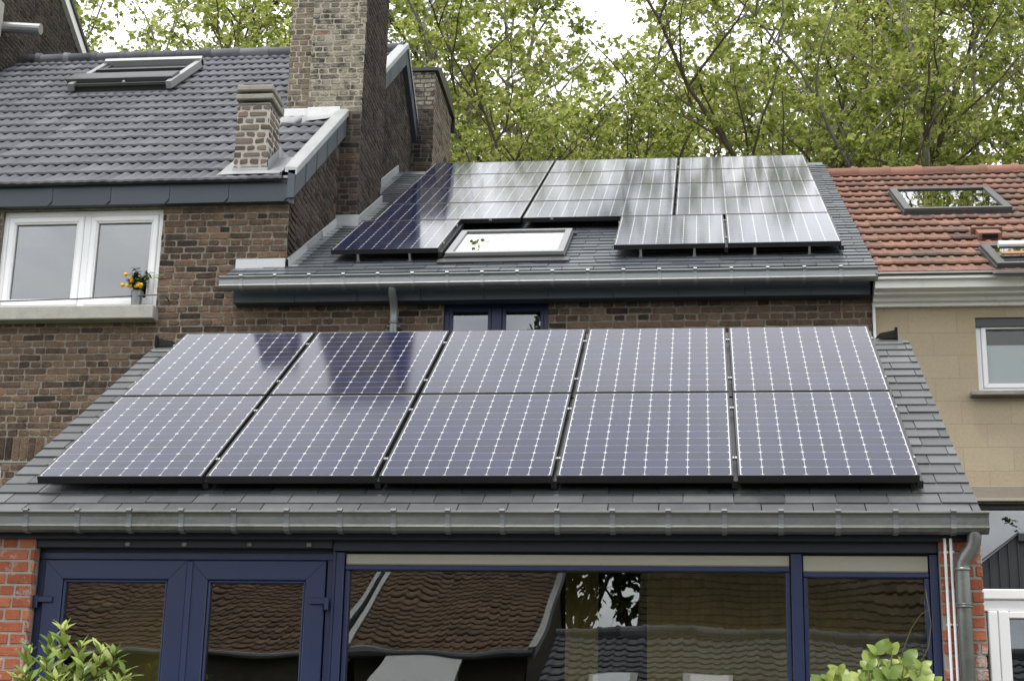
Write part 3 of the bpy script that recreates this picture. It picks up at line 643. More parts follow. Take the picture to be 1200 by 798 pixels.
# side wall (gable), facing right
YR=20.0; ZR=7.30+(YR-14.62)*SPL
def gab(y): return 7.30+(y-14.62)*SPL if y<YR else ZR-(y-YR)*SPL
w.poly([(-3.97,YW,0),(-3.97,25.2,0),(-3.97,25.2,gab(25.2)-.1),(-3.97,YR,ZR-.10),(-3.97,YW,gab(YW)-.10)],2)
bricks(w,(-3.97,0,0),(0,1,0),(1,0,0),YW-.0,25.1,6.0,ZR,(),lambda a,z: z<gab(a)-.02 and not(16.72<a<17.93),seed=52,mi=3)
w.poly([(LX0,YW,0),(LX0,25.2,0),(LX0,25.2,gab(25.2)-.1),(LX0,YR,ZR-.1),(LX0,YW,gab(YW)-.1)][::-1],2)
w.poly([(LX0,25.2,0),(-3.97,25.2,0),(-3.97,25.2,7.4),(LX0,25.2,7.4)][::-1],2)
w.build('wall',[M['brick'],M['mortar'],M['mortar_dark'],M['brick_dark']],lef)
QF=Vector((0,14.60,7.285)); FV=(YR-14.60)/cos(ALF)
rf=MB()
def inside_sky(x,v): return False
tiles(rf,QF,ALF,LX0,-4.02,FV,.378,.2304,PROF_GREY,61,0,.024,.004,nose=.22)
rf.prof([(14.64,7.28),(YR,ZR-.02),(25.4,ZR-5.4*SPL),(25.4,ZR-5.4*SPL-.1),(YR,ZR-.16),(14.70,7.24)],LX0,-3.985,1)
rf.build('roof',[M['tile_grey'],M['fascia']],lef)
rg=MB(); ridge_caps(rg,LX0,-3.95,YR,ZR+.045,.10,.40,62); rg.build('ridge_tile',M['tile_grey'],lef,True)
# fascia boards with clipped corners
fa=MB(); x=-11.0; k=0; xs=[-10.99,-10.12,-9.53,-8.94,-8.35,-7.76,-7.17,-6.58,-6.005,-5.415,-4.83,-4.245] 
e_=[-6.82-.0,]; 
bounds=[-3.965-.592*i for i in range(12)][::-1]
for a,b in zip(bounds[:-1],bounds[1:]):
    z0,z1=7.092,7.335; c=.045; y=14.65
    pts=[(a+.003,z0),(b-c,z0),(b-.002,z0+c),(b-.002,z1),(a+.003,z1)]
    fa.poly([(p,y,q) for p,q in pts],0,rnd.random()); fa.poly([(p,y+.012,q) for p,q in pts][::-1],0)
    for (p,q),(p2,q2) in zip(pts,pts[1:]+pts[:1]): fa.poly([(p,y,q),(p,y+.012,q),(p2,y+.012,q2),(p2,y,q2)],0)
fa.box(-11,-3.97,14.663,14.68,7.095,7.33,0); fa.box(-11,-3.97,14.68,14.745,7.10,7.115,0)
fa.build('fascia',M['fascia'],lef)
dr=MB(); dr.prof([(14.635,7.325),(14.635,7.350),(14.70,7.385),(14.70,7.37),(14.643,7.343),(14.643,7.325)],-11,-3.96); dr.build('drip_edge',M['lead_old'],lef)
# verge boards and zinc capping, up the front slope, over the chimney and down the back
vb=MB(); vc=MB()
def zv(y): return (7.385+(y-14.62)*SPL) if y<=YR else (7.385+(YR-14.62)*SPL-(y-YR)*SPL)
def verge(y0,y1,step_=.46):
    n_=max(1,round((y1-y0)/step_)); 
    for k in range(n_):
        a=y0+(y1-y0)*k/n_; b=y0+(y1-y0)*(k+1)/n_-.020
        vb.poly([(-3.90,a,zv(a)-.27),(-3.90,b,zv(b)-.27),(-3.90,b,zv(b)+.015),(-3.90,a,zv(a)+.015)],0,rnd.random())
        vb.poly([(-3.90,b,zv(b)-.27),(-3.912,b,zv(b)-.27),(-3.912,b,zv(b)+.015),(-3.90,b,zv(b)+.015)],0)
    vb.poly([(-3.908,y0,zv(y0)-.27),(-3.908,y1,zv(y1)-.27),(-3.908,y1,zv(y1)),(-3.908,y0,zv(y0))],1,0)
    vb.poly([(-3.90,y0,zv(y0)-.27),(-3.965,y0,zv(y0)-.27),(-3.965,y1,zv(y1)-.27),(-3.90,y1,zv(y1)-.27)],0)
    vb.poly([(-3.90,y0,zv(y0)-.27),(-3.90,y0,zv(y0)+.015),(-3.97,y0,zv(y0)+.015),(-3.97,y0,zv(y0)-.27)],0)
    # capping: folded strip
    A=[(-3.885,-.035),(-3.885,.035),(-3.90,.045),(-4.005,.05),(-4.015,.02),(-4.06,-.01)]
    for (xa,ha),(xb,hb) in zip(A[:-1],A[1:]):
        vc.poly([(xa,y0,zv(y0)+ha),(xa,y1,zv(y1)+ha),(xb,y1,zv(y1)+hb),(xb,y0,zv(y0)+hb)],0,.5)
    vc.poly([(-3.885,y0,zv(y0)-.035),(-3.885,y0,zv(y0)+.035),(-3.90,y0,zv(y0)+.045),(-4.005,y0,zv(y0)+.05),(-4.005,y0,zv(y0)-.0)],0,.5)
for ya_,yb_ in ((14.62,16.70),(17.95,YR),(YR,25.3)):
    vb=MB(); vc=MB(); verge(ya_,yb_); vb.build('verge_board',[M['fascia'],M['black']],lef); vc.build('verge_capping',M['capping'],lef)

cr=MB(); cr.poly([(-3.965,14.648,7.34),(-3.965,14.648,7.09),(-3.90,14.64,7.05),(-3.895,14.63,7.36)]); cr.build('corner_trim',M['fascia'],lef)
# window
wf=MB(); X0,X1,Z0,Z1=-6.865,-5.225,6.052,7.088
frame_rect(wf,X0,X1,Z0,Z1,14.80,14.88,.055,0,.006); mc=(-6.005)
wf.bbox(mc-.035,mc+.035,14.805,14.88,Z0+.055,Z1-.055,.004)
for a,b in ((X0+.056,mc-.036),(mc+.036,X1-.056)): frame_rect(wf,a,b,Z0+.056,Z1-.056,14.79,14.86,.062,0,.010); frame_rect(wf,a+.0625,b-.0625,Z0+.1185,Z1-.1185,14.80,14.85,.012,0,.004)
wf.bbox(X0+.01,X1-.01,14.785,14.80,Z0+.001,Z0+.028,.003); wf.bbox(mc-.012,mc+.012,14.780,14.789,Z1-.045,Z1-.03,.002)
wo=wf.build('window',M['pvc'],lef)
p=MB(); pane(p,X0+.12,mc-.10,Z0+.12,Z1-.12,14.83); pane(p,mc+.10,X1-.12,Z0+.12,Z1-.12,14.83); p.build('pane',M['glass_sky'],wo)
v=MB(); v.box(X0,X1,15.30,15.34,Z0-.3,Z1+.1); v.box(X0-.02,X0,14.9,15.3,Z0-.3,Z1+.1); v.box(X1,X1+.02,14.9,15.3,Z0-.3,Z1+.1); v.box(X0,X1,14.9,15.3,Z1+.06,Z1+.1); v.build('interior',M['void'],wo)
b_=MB(); b_.bbox(X0+.06,mc-.04,14.865,14.895,Z1-.205,Z1-.06,.004); b_.bbox(mc+.04,X1-.06,14.865,14.895,Z1-.205,Z1-.06,.004); b_.build('blind_box',M['void'],wo)
s_=MB(); s_.bbox(-7.05,-5.195,14.60,14.80,5.915,6.048,.008,0,.5); s_.build('sill',M['sill'],wo)
rl=MB(); rl.tube([(-7.4,14.66,6.118),(-6.9,14.655,6.116),(-6.0,14.645,6.128),(-5.3,14.65,6.158),(-5.14,14.66,6.163),(-5.11,14.675,6.155),(-5.10,14.70,6.14),(-5.10,14.76,6.135)],.007,8,0,.5); rl.build('safety_rail',M['dkmetal'],wo)
# dark arched opening lower left
wf=MB(); frame_rect(wf,-8.2,-6.6,2.6,4.60,14.82,14.9,.07); wo=wf.build('window',M['pvc'],lef); p=MB(); pane(p,-8.13,-6.67,2.67,4.53,14.86); p.build('pane',M['glass'],wo)
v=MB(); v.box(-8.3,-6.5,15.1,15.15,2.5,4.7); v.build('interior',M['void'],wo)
v=MB(); v.bbox(-8.25,-6.30,YW-.006,YW+.05,4.545,4.578,.003); v.build('lintel',M['conc'],wo)
# big chimney stack
cx0,cx1,cy0,cy1,cz=-4.615,-3.745,16.70,17.93,11.25
ck=MB(); ck.box(cx0+.26,cx1,cy0,cy1,6.6,cz,1); ck.box(cx0,cx0+.26,cy0+.06,cy1,8.3,cz,1)
bricks(ck,(0,cy0,0),(1,0,0),(0,-1,0),cx0+.26,cx1+.004,8.93,cz,seed=71,prot=.001,wob=.005,mi=0,pitch=.068)
bricks(ck,(0,cy0+.06,0),(1,0,0),(0,-1,0),cx0,cx0+.257,8.5,cz,seed=72,prot=.001,wob=.005,mi=4,pitch=.068)
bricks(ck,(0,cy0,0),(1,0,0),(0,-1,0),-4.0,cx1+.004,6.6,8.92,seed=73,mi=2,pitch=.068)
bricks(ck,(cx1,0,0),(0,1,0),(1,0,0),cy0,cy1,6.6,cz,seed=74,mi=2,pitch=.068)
bricks(ck,(cx0,0,0),(0,1,0),(-1,0,0),cy0+.06,cy1,8.6,cz,seed=75,prot=.001,wob=.005,mi=0,pitch=.068)
bricks(ck,(0,cy1,0),(1,0,0),(0,1,0),cx0,cx1,8.6,cz,seed=76,prot=.001,wob=.005,mi=0,pitch=.068)
M['brick_tan']=rich('sooty_tan_brick',[(0,(.08,.068,.055)),(.3,(.15,.128,.10)),(.7,(.22,.188,.145)),(1,(.18,.115,.085))],.92,.3,12,60,1,.012,.12,stain=((.05,.045,.04),.52,.66,5))
co=ck.build('chimney',[M['brick_pale'],M['mortar_pale'],M['brick_dark'],M['mortar_dark'],M['brick_tan']],lef)
# darker mortar below and on the side face
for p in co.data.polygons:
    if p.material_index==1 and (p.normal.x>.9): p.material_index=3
cm=MB(); cm.box(-4.0,cx1+.0015,cy0-.002,cy0+.03,6.6,8.925); cm.build('chimney_base',M['mortar_dark'],co)
cp=MB(); cp.bbox(cx0-.05,cx1+.05,cy0-.05,cy1+.05,cz,cz+.09,.01); cp.build('chimney_cap',M['conc'],co)
for yy in (17.0,17.6):
    q=MB(); q.tube([(-4.1,yy,cz+.09),(-4.1,yy,cz+.42)],[.13,.11],14); q.build('chimney_pot',M['terracotta'],co)
fl=MB()
zt=lambda y: QF.z+(y-QF.y)*SPL
fl.poly([(cx0+.262,cy0-.012,8.88),(-4.0+.02,cy0-.012,8.90),(-3.99,cy0-.012,8.99),(cx0+.262,cy0-.012,8.99)],0,.8); fl.poly([(cx0-.02,cy0+.045,8.90),(cx0+.25,cy0+.045,8.90),(cx0+.25,cy0+.045,9.01),(cx0-.02,cy0+.045,9.01)],0,.9)
fl.poly([(cx0+.262,cy0-.012,8.99),(-3.99,cy0-.012,8.99),(-3.99,cy0,9.00),(cx0+.262,cy0,9.00)],0)
fl.poly([(cx0-.05,cy0-.28,zt(cy0-.28)+.045),(cx0+.30,cy0-.25,zt(cy0-.25)+.05),(cx0+.26,cy0+.04,8.92),(cx0-.03,cy0+.04,8.92)],1,.3)
fl.poly([(cx0+.30,cy0-.20,zt(cy0-.20)+.06),(-4.10,cy0-.12,zt(cy0-.12)+.06),(-4.0,cy0-.011,8.90),(cx0+.26,cy0-.011,8.89)],1,.5)
fl.tube([(cx0+.05,cy0-.26,zt(cy0-.26)+.055),(cx0+.18,cy0-.30,zt(cy0-.3)+.06),(cx0+.24,cy0-.22,zt(cy0-.22)+.09)],.028,8,1,.2)
fl.build('chimney_flashing',[M['lead'],M['lead_old']],co)
# small chimney near the eaves
sx0,sx1,sy0,sy1=-4.545,-4.215,14.72,15.10
sk=MB(); sk.box(sx0,sx1,sy0,sy1,7.36,8.13,1)
def tap(x,z): return True
for (o_,u_,n_,a,b,sd) in (((0,sy0,0),(1,0,0),(0,-1,0),sx0,sx1,81),((sx1,0,0),(0,1,0),(1,0,0),sy0,sy1,82),((sx0,0,0),(0,1,0),(-1,0,0),sy0,sy1,83),((0,sy1,0),(1,0,0),(0,1,0),sx0,sx1,84)):
    bricks(sk,o_,u_,n_,a,b,7.44,8.13,seed=sd,pitch=.072,sl=.18,hd=.09,j=.018,prot=.002,wob=.007)
so=sk.build('chimney',[M['brick_small'],M['mortar_small']],lef)
cp=MB(); cp.bbox(sx0,sx1,sy0,sy1,8.131,8.17,.02)
cp.bbox(sx0-.025,sx1+.025,sy0-.03,sy1+.04,8.190,8.248,.010)
cp.bbox(sx0-.02,sx1+.02,sy0-.025,sy1+.035,8.284,8.350,.012)
cp.build('chimney_cap',M['conc'],so)
cp=MB(); cp.box(sx0+.05,sx1-.05,sy0+.05,sy1-.05,8.17,8.19); cp.box(sx0+.05,sx1-.05,sy0+.05,sy1-.05,8.248,8.284); cp.bbox(sx0+.03,sx1-.01,sy0+.02,sy1,8.351,8.38,.010); cp.build('cap_spacer',M['void'],so)  # spacers near-black, the shade of the slab gaps put into their colour
fl=MB()
fl.poly([(sx1+.012,sy0-.01,7.40),(sx1+.012,sy1,zt(sy1)+.04),(sx1+.012,sy1,zt(sy1)+.18),(sx1+.012,sy0-.01,7.55)],0,.3)
fl.poly([(sx0-.01,sy0-.012,7.39),(sx1+.012,sy0-.012,7.39),(sx1+.012,sy0-.012,7.47),(sx0-.01,sy0-.012,7.47)],0,.5)
fl.poly([(sx1+.012,sy0-.1,zt(sy0-.1)+.055),(sx1+.18,sy0-.1,zt(sy0-.1)+.06),(sx1+.19,sy1+.05,zt(sy1+.05)+.06),(sx1+.012,sy1+.05,zt(sy1+.05)+.07)],0,.2)
fl.poly([(sx0-.14,sy0-.1,zt(sy0-.1)+.06),(sx0-.01,sy0-.1,zt(sy0-.1)+.055),(sx0-.01,sy1,zt(sy1)+.07),(sx0-.12,sy1,zt(sy1)+.06)],0,.2)
fl.poly([(sx1+.012,sy1-.02,zt(sy1)+.20),(sx1+.012,sy1,zt(sy1)+.05),(sx1+.15,sy1+.02,zt(sy1)+.05),(sx1+.04,sy1,zt(sy1)+.16)],0,.7)
fl.poly([(sx0-.14,sy0-.09,7.375),(sx1+.18,sy0-.09,7.375),(sx1+.12,sy0-.005,7.44),(sx0-.08,sy0-.005,7.44)],0,.4)
fl.build('chimney_flashing',M['lead_old'],so)
# second stack beyond the gable
bx0,bx1,by0,by1,bz=-4.25,-3.675,20.95,22.45,11.42
bk=MB(); bk.box(bx0,bx1,by0,by1,9.0,bz,1)
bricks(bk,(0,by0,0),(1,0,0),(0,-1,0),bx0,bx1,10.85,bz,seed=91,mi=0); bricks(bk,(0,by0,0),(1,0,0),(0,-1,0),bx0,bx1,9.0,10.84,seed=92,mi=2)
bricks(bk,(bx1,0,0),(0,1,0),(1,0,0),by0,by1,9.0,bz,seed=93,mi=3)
bo=bk.build('chimney',[M['brick_pale'],M['mortar_dark'],M['brick_dark'],M['brick_tan']],lef)
cp=MB()
cp.prof([(by0-.05,bz),(by0-.05,bz+.05),(by0+.25,bz+.16),(by0+.75,bz+.20),(by1-.25,bz+.14),(by1+.06,bz-.02),(by1+.09,bz-.25),(by1+.03,bz-.25),(by1,bz-.05)],bx0-.04,bx1+.05)
cp.build('chimney_cap',M['black'],bo)
# roof window with its shade open
so,P=skylight(lef,QF,ALF,-7.70,-6.50,4.45,5.80,.09,M['dkmetal'],M['dkmetal'],M['glass_roof'],.07,opened=0)
o_,u_,v_,n_=plane(QF,ALF)
sh=MB()
sh.obox(P(-7.74,5.70,.05),u_,v_,n_,1.28,.13,.13)                   # roller box on top
sh.tube([P(-7.74,5.78,.13),P(-6.44,5.78,.13)],.066,14)
for xx in (-7.76,-6.51): sh.obox(P(xx,4.38,.06),u_,v_,n_,.07,1.42,.09)
sh.build('shutter_frame',M['ltmetal'],so)
sh=MB(); sh.obox(P(-7.84,4.55,.15),u_,v_,n_,1.36,.34,.030); sh.obox(P(-7.82,4.53,.11),u_,v_,n_,1.32,.05,.07); sh.build('opened_sash',M['dkmetal'],so)
sh=MB(); sh.obox(P(-7.68,5.22,.115),u_,v_,n_,1.16,.07,.045); sh.build('shade_bar',M['dkmetal'],so)
ip=MB(); ip.obox(P(-7.69,4.42,.098),u_,v_,n_,1.18,1.27,.012); ip.build('dark_recess',M['black'],so)  # black sheet standing in for the shade of the window recess
hd=MB(); hd.ball(tuple(P(-7.08,4.50,.13)),.024,8,6); hd.build('handle',M['ltmetal'],so)
wd=MB(); wd.obox(P(-6.57,4.62,.12),u_,v_,n_,.05,.16,.05); wd.build('timber_edge',M['wood'],so)

# ================================================================== TALL DARK HOUSE FAR LEFT
tal=thing('tall_house',(-11,22,0),'tall house at the far left showing only a dark brick gable with pale verge','house')
w=MB(); TX=-9.3
pk=(19.2,14.3); 
def tg(y): return 12.40+(22.0-y)*.53 if y>20.4 else 13.25-(20.4-y)*.75
w.poly([(TX,15.5,0),(TX,24.6,0),(TX,24.6,tg(24.6)),(TX,20.4,tg(20.4)),(TX,15.5,tg(15.5))],1)
w.poly([(TX-6,15.5,0),(TX,15.5,0),(TX,15.5,tg(15.5)),(TX-6,15.5,tg(15.5))],1); w.poly([(TX-6,24.6,0),(TX-6,24.6,tg(24.6)),(TX,24.6,tg(24.6)),(TX,24.6,0)],1)
bricks(w,(TX,0,0),(0,1,0),(1,0,0),17.5,24.5,10.6,15.0,(),lambda a,z:z<tg(a)-.03,seed=101)
w.build('wall',[M['brick_dark'],M['mortar_dark']],tal)
rf=MB(); rf.poly([(TX-6,20.4,tg(20.4)+.01),(TX+.02,20.4,tg(20.4)+.01),(TX+.02,24.9,tg(24.9)+.01),(TX-6,24.9,tg(24.9)+.01)]); rf.poly([(TX-6,15.2,tg(15.2)+.01),(TX+.02,15.2,tg(15.2)+.01),(TX+.02,20.4,tg(20.4)+.01),(TX-6,20.4,tg(20.4)+.01)]); rf.build('roof',M['slate'],tal)
vg=MB()
def strip(mb,x0,x1,ya,yb,h0,h1):
    mb.poly([(x1,ya,tg(ya)+h0),(x1,yb,tg(yb)+h0),(x1,yb,tg(yb)+h1),(x1,ya,tg(ya)+h1)]); mb.poly([(x0,ya,tg(ya)+h1),(x1,ya,tg(ya)+h1),(x1,yb,tg(yb)+h1),(x0,yb,tg(yb)+h1)]); mb.poly([(x0,ya,tg(ya)+h0),(x0,yb,tg(yb)+h0),(x1,yb,tg(yb)+h0),(x1,ya,tg(ya)+h0)])
strip(vg,TX,TX+.07,20.4,24.8,-.10,.06); vg.build('verge_board',M['cornice'],tal)
vg=MB(); strip(vg,TX-.01,TX+.10,20.4,24.8,.062,.13); vg.build('verge_edge',M['black'],tal)
fp=MB(); fp.tube([(TX-.1,19.3,11.48),(TX+.55,19.3,11.42)],.075,14); fp.build('flue_pipe',M['ltmetal'],tal,False)
fp=MB(); fp.box(TX,TX+.03,18.95,19.24,11.30,11.78); fp.build('flue_surround',M['mortar_small'],tal)

# ================================================================== RIGHT HOUSE
rig=thing('terraced_house',(4,YW,0),'beige rendered house on the right with orange clay tiled roof and white cornice','house')
rh=[(2.445,3.75,5.165,5.865),(2.0,5.2,1.0,4.165)]
w=MB(); slab_holes(w,1.535,8.5,0,6.10,YW,YW+.25,rh,0)
w.poly([(8.5,YW,0),(8.5,25.2,0),(8.5,25.2,6.3),(8.5,YRr:=20.0,9.2),(8.5,YW,6.2)]); w.poly([(1.54,25.2,0),(8.5,25.2,0),(8.5,25.2,6.3),(1.54,25.2,6.3)][::-1])
w.build('wall',M['render'],rig)
bd=MB(); bd.bbox(1.536,8.5,YW-.012,YW-.001,4.18,4.315,.004); bd.bbox(1.536,8.5,YW-.05,YW-.013,4.175,4.20,.004); bd.build('string_course',M['render_plain'],rig)
cn=MB(); cn.prof([(YW-q,z) for q,z in ((.001,5.965),(.05,5.965),(.05,5.995),(.10,6.0),(.115,6.028),(.20,6.034),(.20,6.056),(.30,6.062),(.315,6.125),(.36,6.13),(.36,6.155),(.001,6.155))],1.54,8.5,t=.8); cn.build('cornice',M['cornice'],rig)
zg=MB(); zg.prof([(YW-.001,6.157),(YW-.375,6.157),(YW-.385,6.17),(YW-.375,6.185),(YW-.34,6.175),(YW-.001,6.19)],1.54,8.5,t=.4); zg.build('gutter_lining',M['zinc_old'],rig)
QR=Vector((0,14.42,6.165)); RV=(20.0-14.42)/cos(ARG)
rf=MB(); tiles(rf,QR,ARG,1.56,8.5,RV,.418,.232,PROF_RED,111,0,.034,.008,nose=.30)
rf.prof([(14.46,6.155),(20.0,9.33),(25.4,6.2),(25.4,6.1),(20.0,9.2),(14.6,6.16)],1.56,8.5,1)
rf.build('roof',[M['tile_red'],M['mortar_dark']],rig)
rg=MB(); ridge_caps(rg,1.56,8.5,20.0,9.37,.105,.395,112); rg.build('ridge_tile',M['ridge_red'],rig,True)
wf=MB(); frame_rect(wf,2.445,3.75,5.165,5.865,14.80,14.87,.05,0,.006); frame_rect(wf,2.496,3.699,5.216,5.814,14.79,14.86,.045,0,.006)
wo=wf.build('window',M['pvc'],rig); p=MB(); pane(p,2.541,3.654,5.261,5.769,14.83); p.build('pane',M['glass_plain'],wo)
bl=MB(); bl.box(2.5,3.7,14.885,14.89,5.2,5.64); bl.build('white_sheet',M['white_sheet'],wo)  # roller blind behind the pane
hd=MB(); hd.bbox(2.445,3.75,14.77,14.80,5.785,5.864,.003,0,.3); hd.build('shutter_box',M['dkmetal'],wo)
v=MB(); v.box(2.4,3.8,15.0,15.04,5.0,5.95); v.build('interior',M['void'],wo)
s_=MB(); s_.bbox(2.36,3.85,14.64,14.80,5.118,5.160,.006); s_.build('sill',M['conc'],wo)
# big lower glazing
wf=MB(); frame_rect(wf,2.0,5.2,1.0,4.165,14.82,14.88,.04); wo=wf.build('window',M['dkmetal'],rig); p=MB(); pane(p,2.04,5.16,1.04,4.12,14.85); p.build('pane',M['glass_sky'],wo)
v=MB(); v.box(1.9,5.3,15.3,15.35,.9,4.3); v.build('interior',M['room'],wo)
# thin white pipe between the houses
p=MB(); p.tube([(1.545,14.70,6.0),(1.545,14.71,3.0)],.014,10,0,.5); p.build('waste_pipe',M['pvc'],rig,True)
# roof windows
skylight(rig,QR,ARG,2.15,3.30,3.10,4.62,.07,M['dkmetal'],M['dkmetal'],M['glass_roof'],.09)
so,P=skylight(rig,QR,ARG,2.60,3.75,.03,1.00,.06,M['dkmetal'],M['dkmetal'],M['glass_roof'],.09,opened=.0)
o_,u_,v_,n_=plane(QR,ARG)
sh=MB(); sh.tube([P(2.72,.65,.15),P(3.75,.68,.15)],.035,10); sh.build('awning_bar',M['pvc'],so)
sh=MB(); sh.obox(P(2.70,.32,.11),u_,v_,n_,1.0,.10,.02); sh.build('timber_edge',M['wood'],so)
vt=MB(); vt.obox(P(2.70,1.62,.02),u_,v_,n_,.22,.20,.07); vt.obox(P(2.66,1.82,.02),u_,v_,n_,.30,.06,.09); vo=vt.build('roof_vent',M['ridge_red'],rig)
vt=MB(); vt.obox(P(2.735,1.61,.035),u_,v_,n_,.15,.02,.045); vt.build('vent_opening',M['void'],vo)

# ---- neighbour's sunroom at lower right
sun=thing('sunroom',(3.2,11,0),'white framed sunroom at the lower right with dark seamed roof edge','sunroom')
w=MB(); X0=1.70; w.bbox(X0,6.0,11.0,11.10,2.84,2.905,.006); w.bbox(X0,6.0,11.02,11.10,2.765,2.838,.006)
w.bbox(X0,X0+.06,11.01,11.09,.7,2.763,.005); w.bbox(1.80,1.86,11.005,11.09,.7,2.763,.005); w.bbox(1.862,1.93,11.0,11.09,.7,2.763,.005); w.bbox(1.932,6,11.01,11.08,2.72,2.763,.005); w.bbox(2.75,2.84,11.0,11.09,.7,2.72,.005); w.box(X0,6,11.02,11.09,.4,.7)
w.build('frame',M['pvc'],sun)
p=MB(); pane(p,1.762,1.80,.7,2.76,11.05); pane(p,1.93,2.75,.7,2.72,11.05); pane(p,2.84,6.0,.7,2.72,11.05); p.build('pane',M['glass'],sun)
v=MB(); v.box(1.72,6.0,11.9,11.95,.4,2.8); v.build('interior',M['void'],sun)
rf=MB()
pts=[(1.60,2.91),(6.0,2.91),(6.0,3.30),(2.06,3.30),(1.70,3.02),(1.60,2.95)]
rf.poly([(a,11.25,b) for a,b in pts]); rf.poly([(a,14.5,b) for a,b in pts][::-1])
for (a,b),(c,d) in zip(pts,pts[1:]+pts[:1]): rf.poly([(a,11.25,b),(a,14.5,b),(c,14.5,d),(c,11.25,d)])
k=1.68
while k<2.06:
    zt_=3.02+(k-1.70)*.28/.36; rf.box(k,k+.008,11.235,11.25,2.92,zt_-.01); k+=.062
rf.bbox(2.055,6.0,11.21,11.249,3.25,3.305,.004)
rf.build('roof',M['grey_zinc_dark'],sun)
ed=MB(); ed.obox((1.60,11.225,2.955),Vector((.46,0,.345)).normalized(),(0,1,0),Vector((-.345,0,.46)).normalized(),.585,.03,.012); ed.build('roof_edge',M['dkmetal'],sun)

# ================================================================== SOLAR PANELS
PW,PH=1.046,1.559
def make_panel():
    root=thing('solar_panel',(0,0,0),'x','solar panel')
    f=MB(); t=.046; wf=.012
    f.box(0,PW,0,wf,-t,0); f.box(0,PW,PH-wf,PH,-t,0); f.box(0,wf,wf,PH-wf,-t,0); f.box(PW-wf,PW,wf,PH-wf,-t,0); f.poly([(wf,wf,-.02),(wf,PH-wf,-.02),(PW-wf,PH-wf,-.02),(PW-wf,wf,-.02)])
    for x in (.012,PW-.012):
        for z in (-.012,-.030): pass
    f.build('frame',M['black'],root)
    sh=MB(); sh.poly([(wf,wf,-.002),(PW-wf,wf,-.002),(PW-wf,PH-wf,-.002),(wf,PH-wf,-.002)])
    so=sh.build('glass_sheet',M['sheet'],root)
    c=MB(); nx,ny=8,12; px=(PW-.034)/nx; py=(PH-.034)/ny; x0=.017; y0=.017; g_=.0017; k=.0115
    for i in range(nx):
        for j in range(ny):
            a=x0+i*px+g_; b=x0+(i+1)*px-g_; d=y0+j*py+g_; e=y0+(j+1)*py-g_
            c.poly([(a+k,d,-.0015),(b-k,d,-.0015),(b,d+k,-.0015),(b,e-k,-.0015),(b-k,e,-.0015),(a+k,e,-.0015),(a,e-k,-.0015),(a,d+k,-.0015)])
    c.build('solar_cells',M['cell'],so)
    for x in (PW-.010,):
        b=MB(); b.box(x,x+.036,.03,PH+.02,-.095,-.0475); b.build('gap_shade_rail',M['black'],root)  # rail made black and set under the gap to deepen its shadow
    for y in (.30,PH-.32):
        for x in (-.012,PW-.001):
            b=MB(); b.box(x,x+.012,y,y+.03,-.022,-.004); b.build('clamp',M['alu'],root)
    return root
proto=make_panel()
ordw=['first','second','third','fourth','fifth']
P0=Vector((-4.097,9.685,3.381)); P1=Vector((-3.4395,14.8104,6.642)); g1,g2=.0273,.0244
first=True
def put(origin,ang,u,v,land,label,group):
    global first
    o=proto if first else copy_tree(proto); first=False
    base=Vector(origin)+Vector((u,0,0))+Vector((0,cos(ang),sin(ang)))*v
    rot=Matrix.Rotation(ang,4,'X')
    if land: rot=rot@Matrix.Translation((PH,0,0))@Matrix.Rotation(pi/2,4,'Z')
    m=Matrix.Translation(base)@rot
    o.location=m.to_translation(); o.rotation_euler=m.to_euler()
    tag(o,label,'solar panel',group); return o
GL='panels on the extension roof'; GU='panels on the upper slate roof'
for r in range(2):
    for c in range(5):
        rown=('lower','upper')[r]
        lab='%s panel from the left in the %s row on the extension roof'%(ordw[c],rown)
        if r==1 and c==1: lab='upper row extension roof panel with the dark blue chimney reflection, second from left'
        if r==0 and c==4: lab='lower row extension roof panel at the right end nearest the downpipe'
        if r==0 and c==0: lab='lower row extension roof panel at the left end'
        put(P0,AL,c*(PW+g1),r*(PH+g1),False,lab,GL)
ub=[-.1138,3*(PH+g2)-g2-2*PW-g2,3*(PH+g2)-g2-PW]
for c in range(3):
    lab=('lone upright panel left of the white skylight on the upper roof','upright panel right of the white skylight, on the upper roof','upright panel at the lower right corner of the upper roof array')[c]
    o=put(P1,AU,ub[c],0,False,lab,GU)
    for xx in (.24,PW-.30):
        me=MB(); me.box(xx,xx+.022,.05,.075,-.128,-.047); me.box(xx-.01,xx+.03,.04,.13,-.128,-.122); ft=me.build('mounting_foot',M['alu']); ft.parent=o
for r in range(4):
    for c in range(3):
        col=('left','middle','right')[c]; rw=('lowest','second lowest','third lowest','topmost')[r]
        put(P1,AU,c*(PH+g2),PH+g2+r*(PW+g2),True,'sideways panel in the %s column, %s of its four, upper roof'%(col,rw),GU)

# ================================================================== PLANTS
def leaf(mb,p,d,up,L_,W_,bend=.3,fold=.25,n=5,t=None,wavy=0,m=0,ex=.8):
    """blade: n segments long, folded along the midrib, drooping"""
    if t is None: t=rnd.random()
    d=d.normalized(); s=d.cross(up)
    if s.length<1e-4: s=Vector((1,0,0))
    s.normalize(); nn=s.cross(d); i=len(mb.v)
    for k in range(n+1):
        f=k/n; c=p+d*(L_*f)-nn*(bend*L_*f*f)
        w_=W_*.5*(sin(pi*min(1,f*.93+.07))**ex)*(1-.15*f) if 0<k<n else W_*.04
        ww=nn*(fold*w_+(wavy*W_*sin(k*2.1+t*9)))
        mb.v+= [tuple(c-s*w_+ww),tuple(c),tuple(c+s*w_+ww)]
    for k in range(n):
        a=i+k*3
        for q in ((a,a+1,a+4,a+3),(a+1,a+2,a+5,a+4)):
            mb.f.append(list(q)); mb.m.append(m); mb.t.append(t)
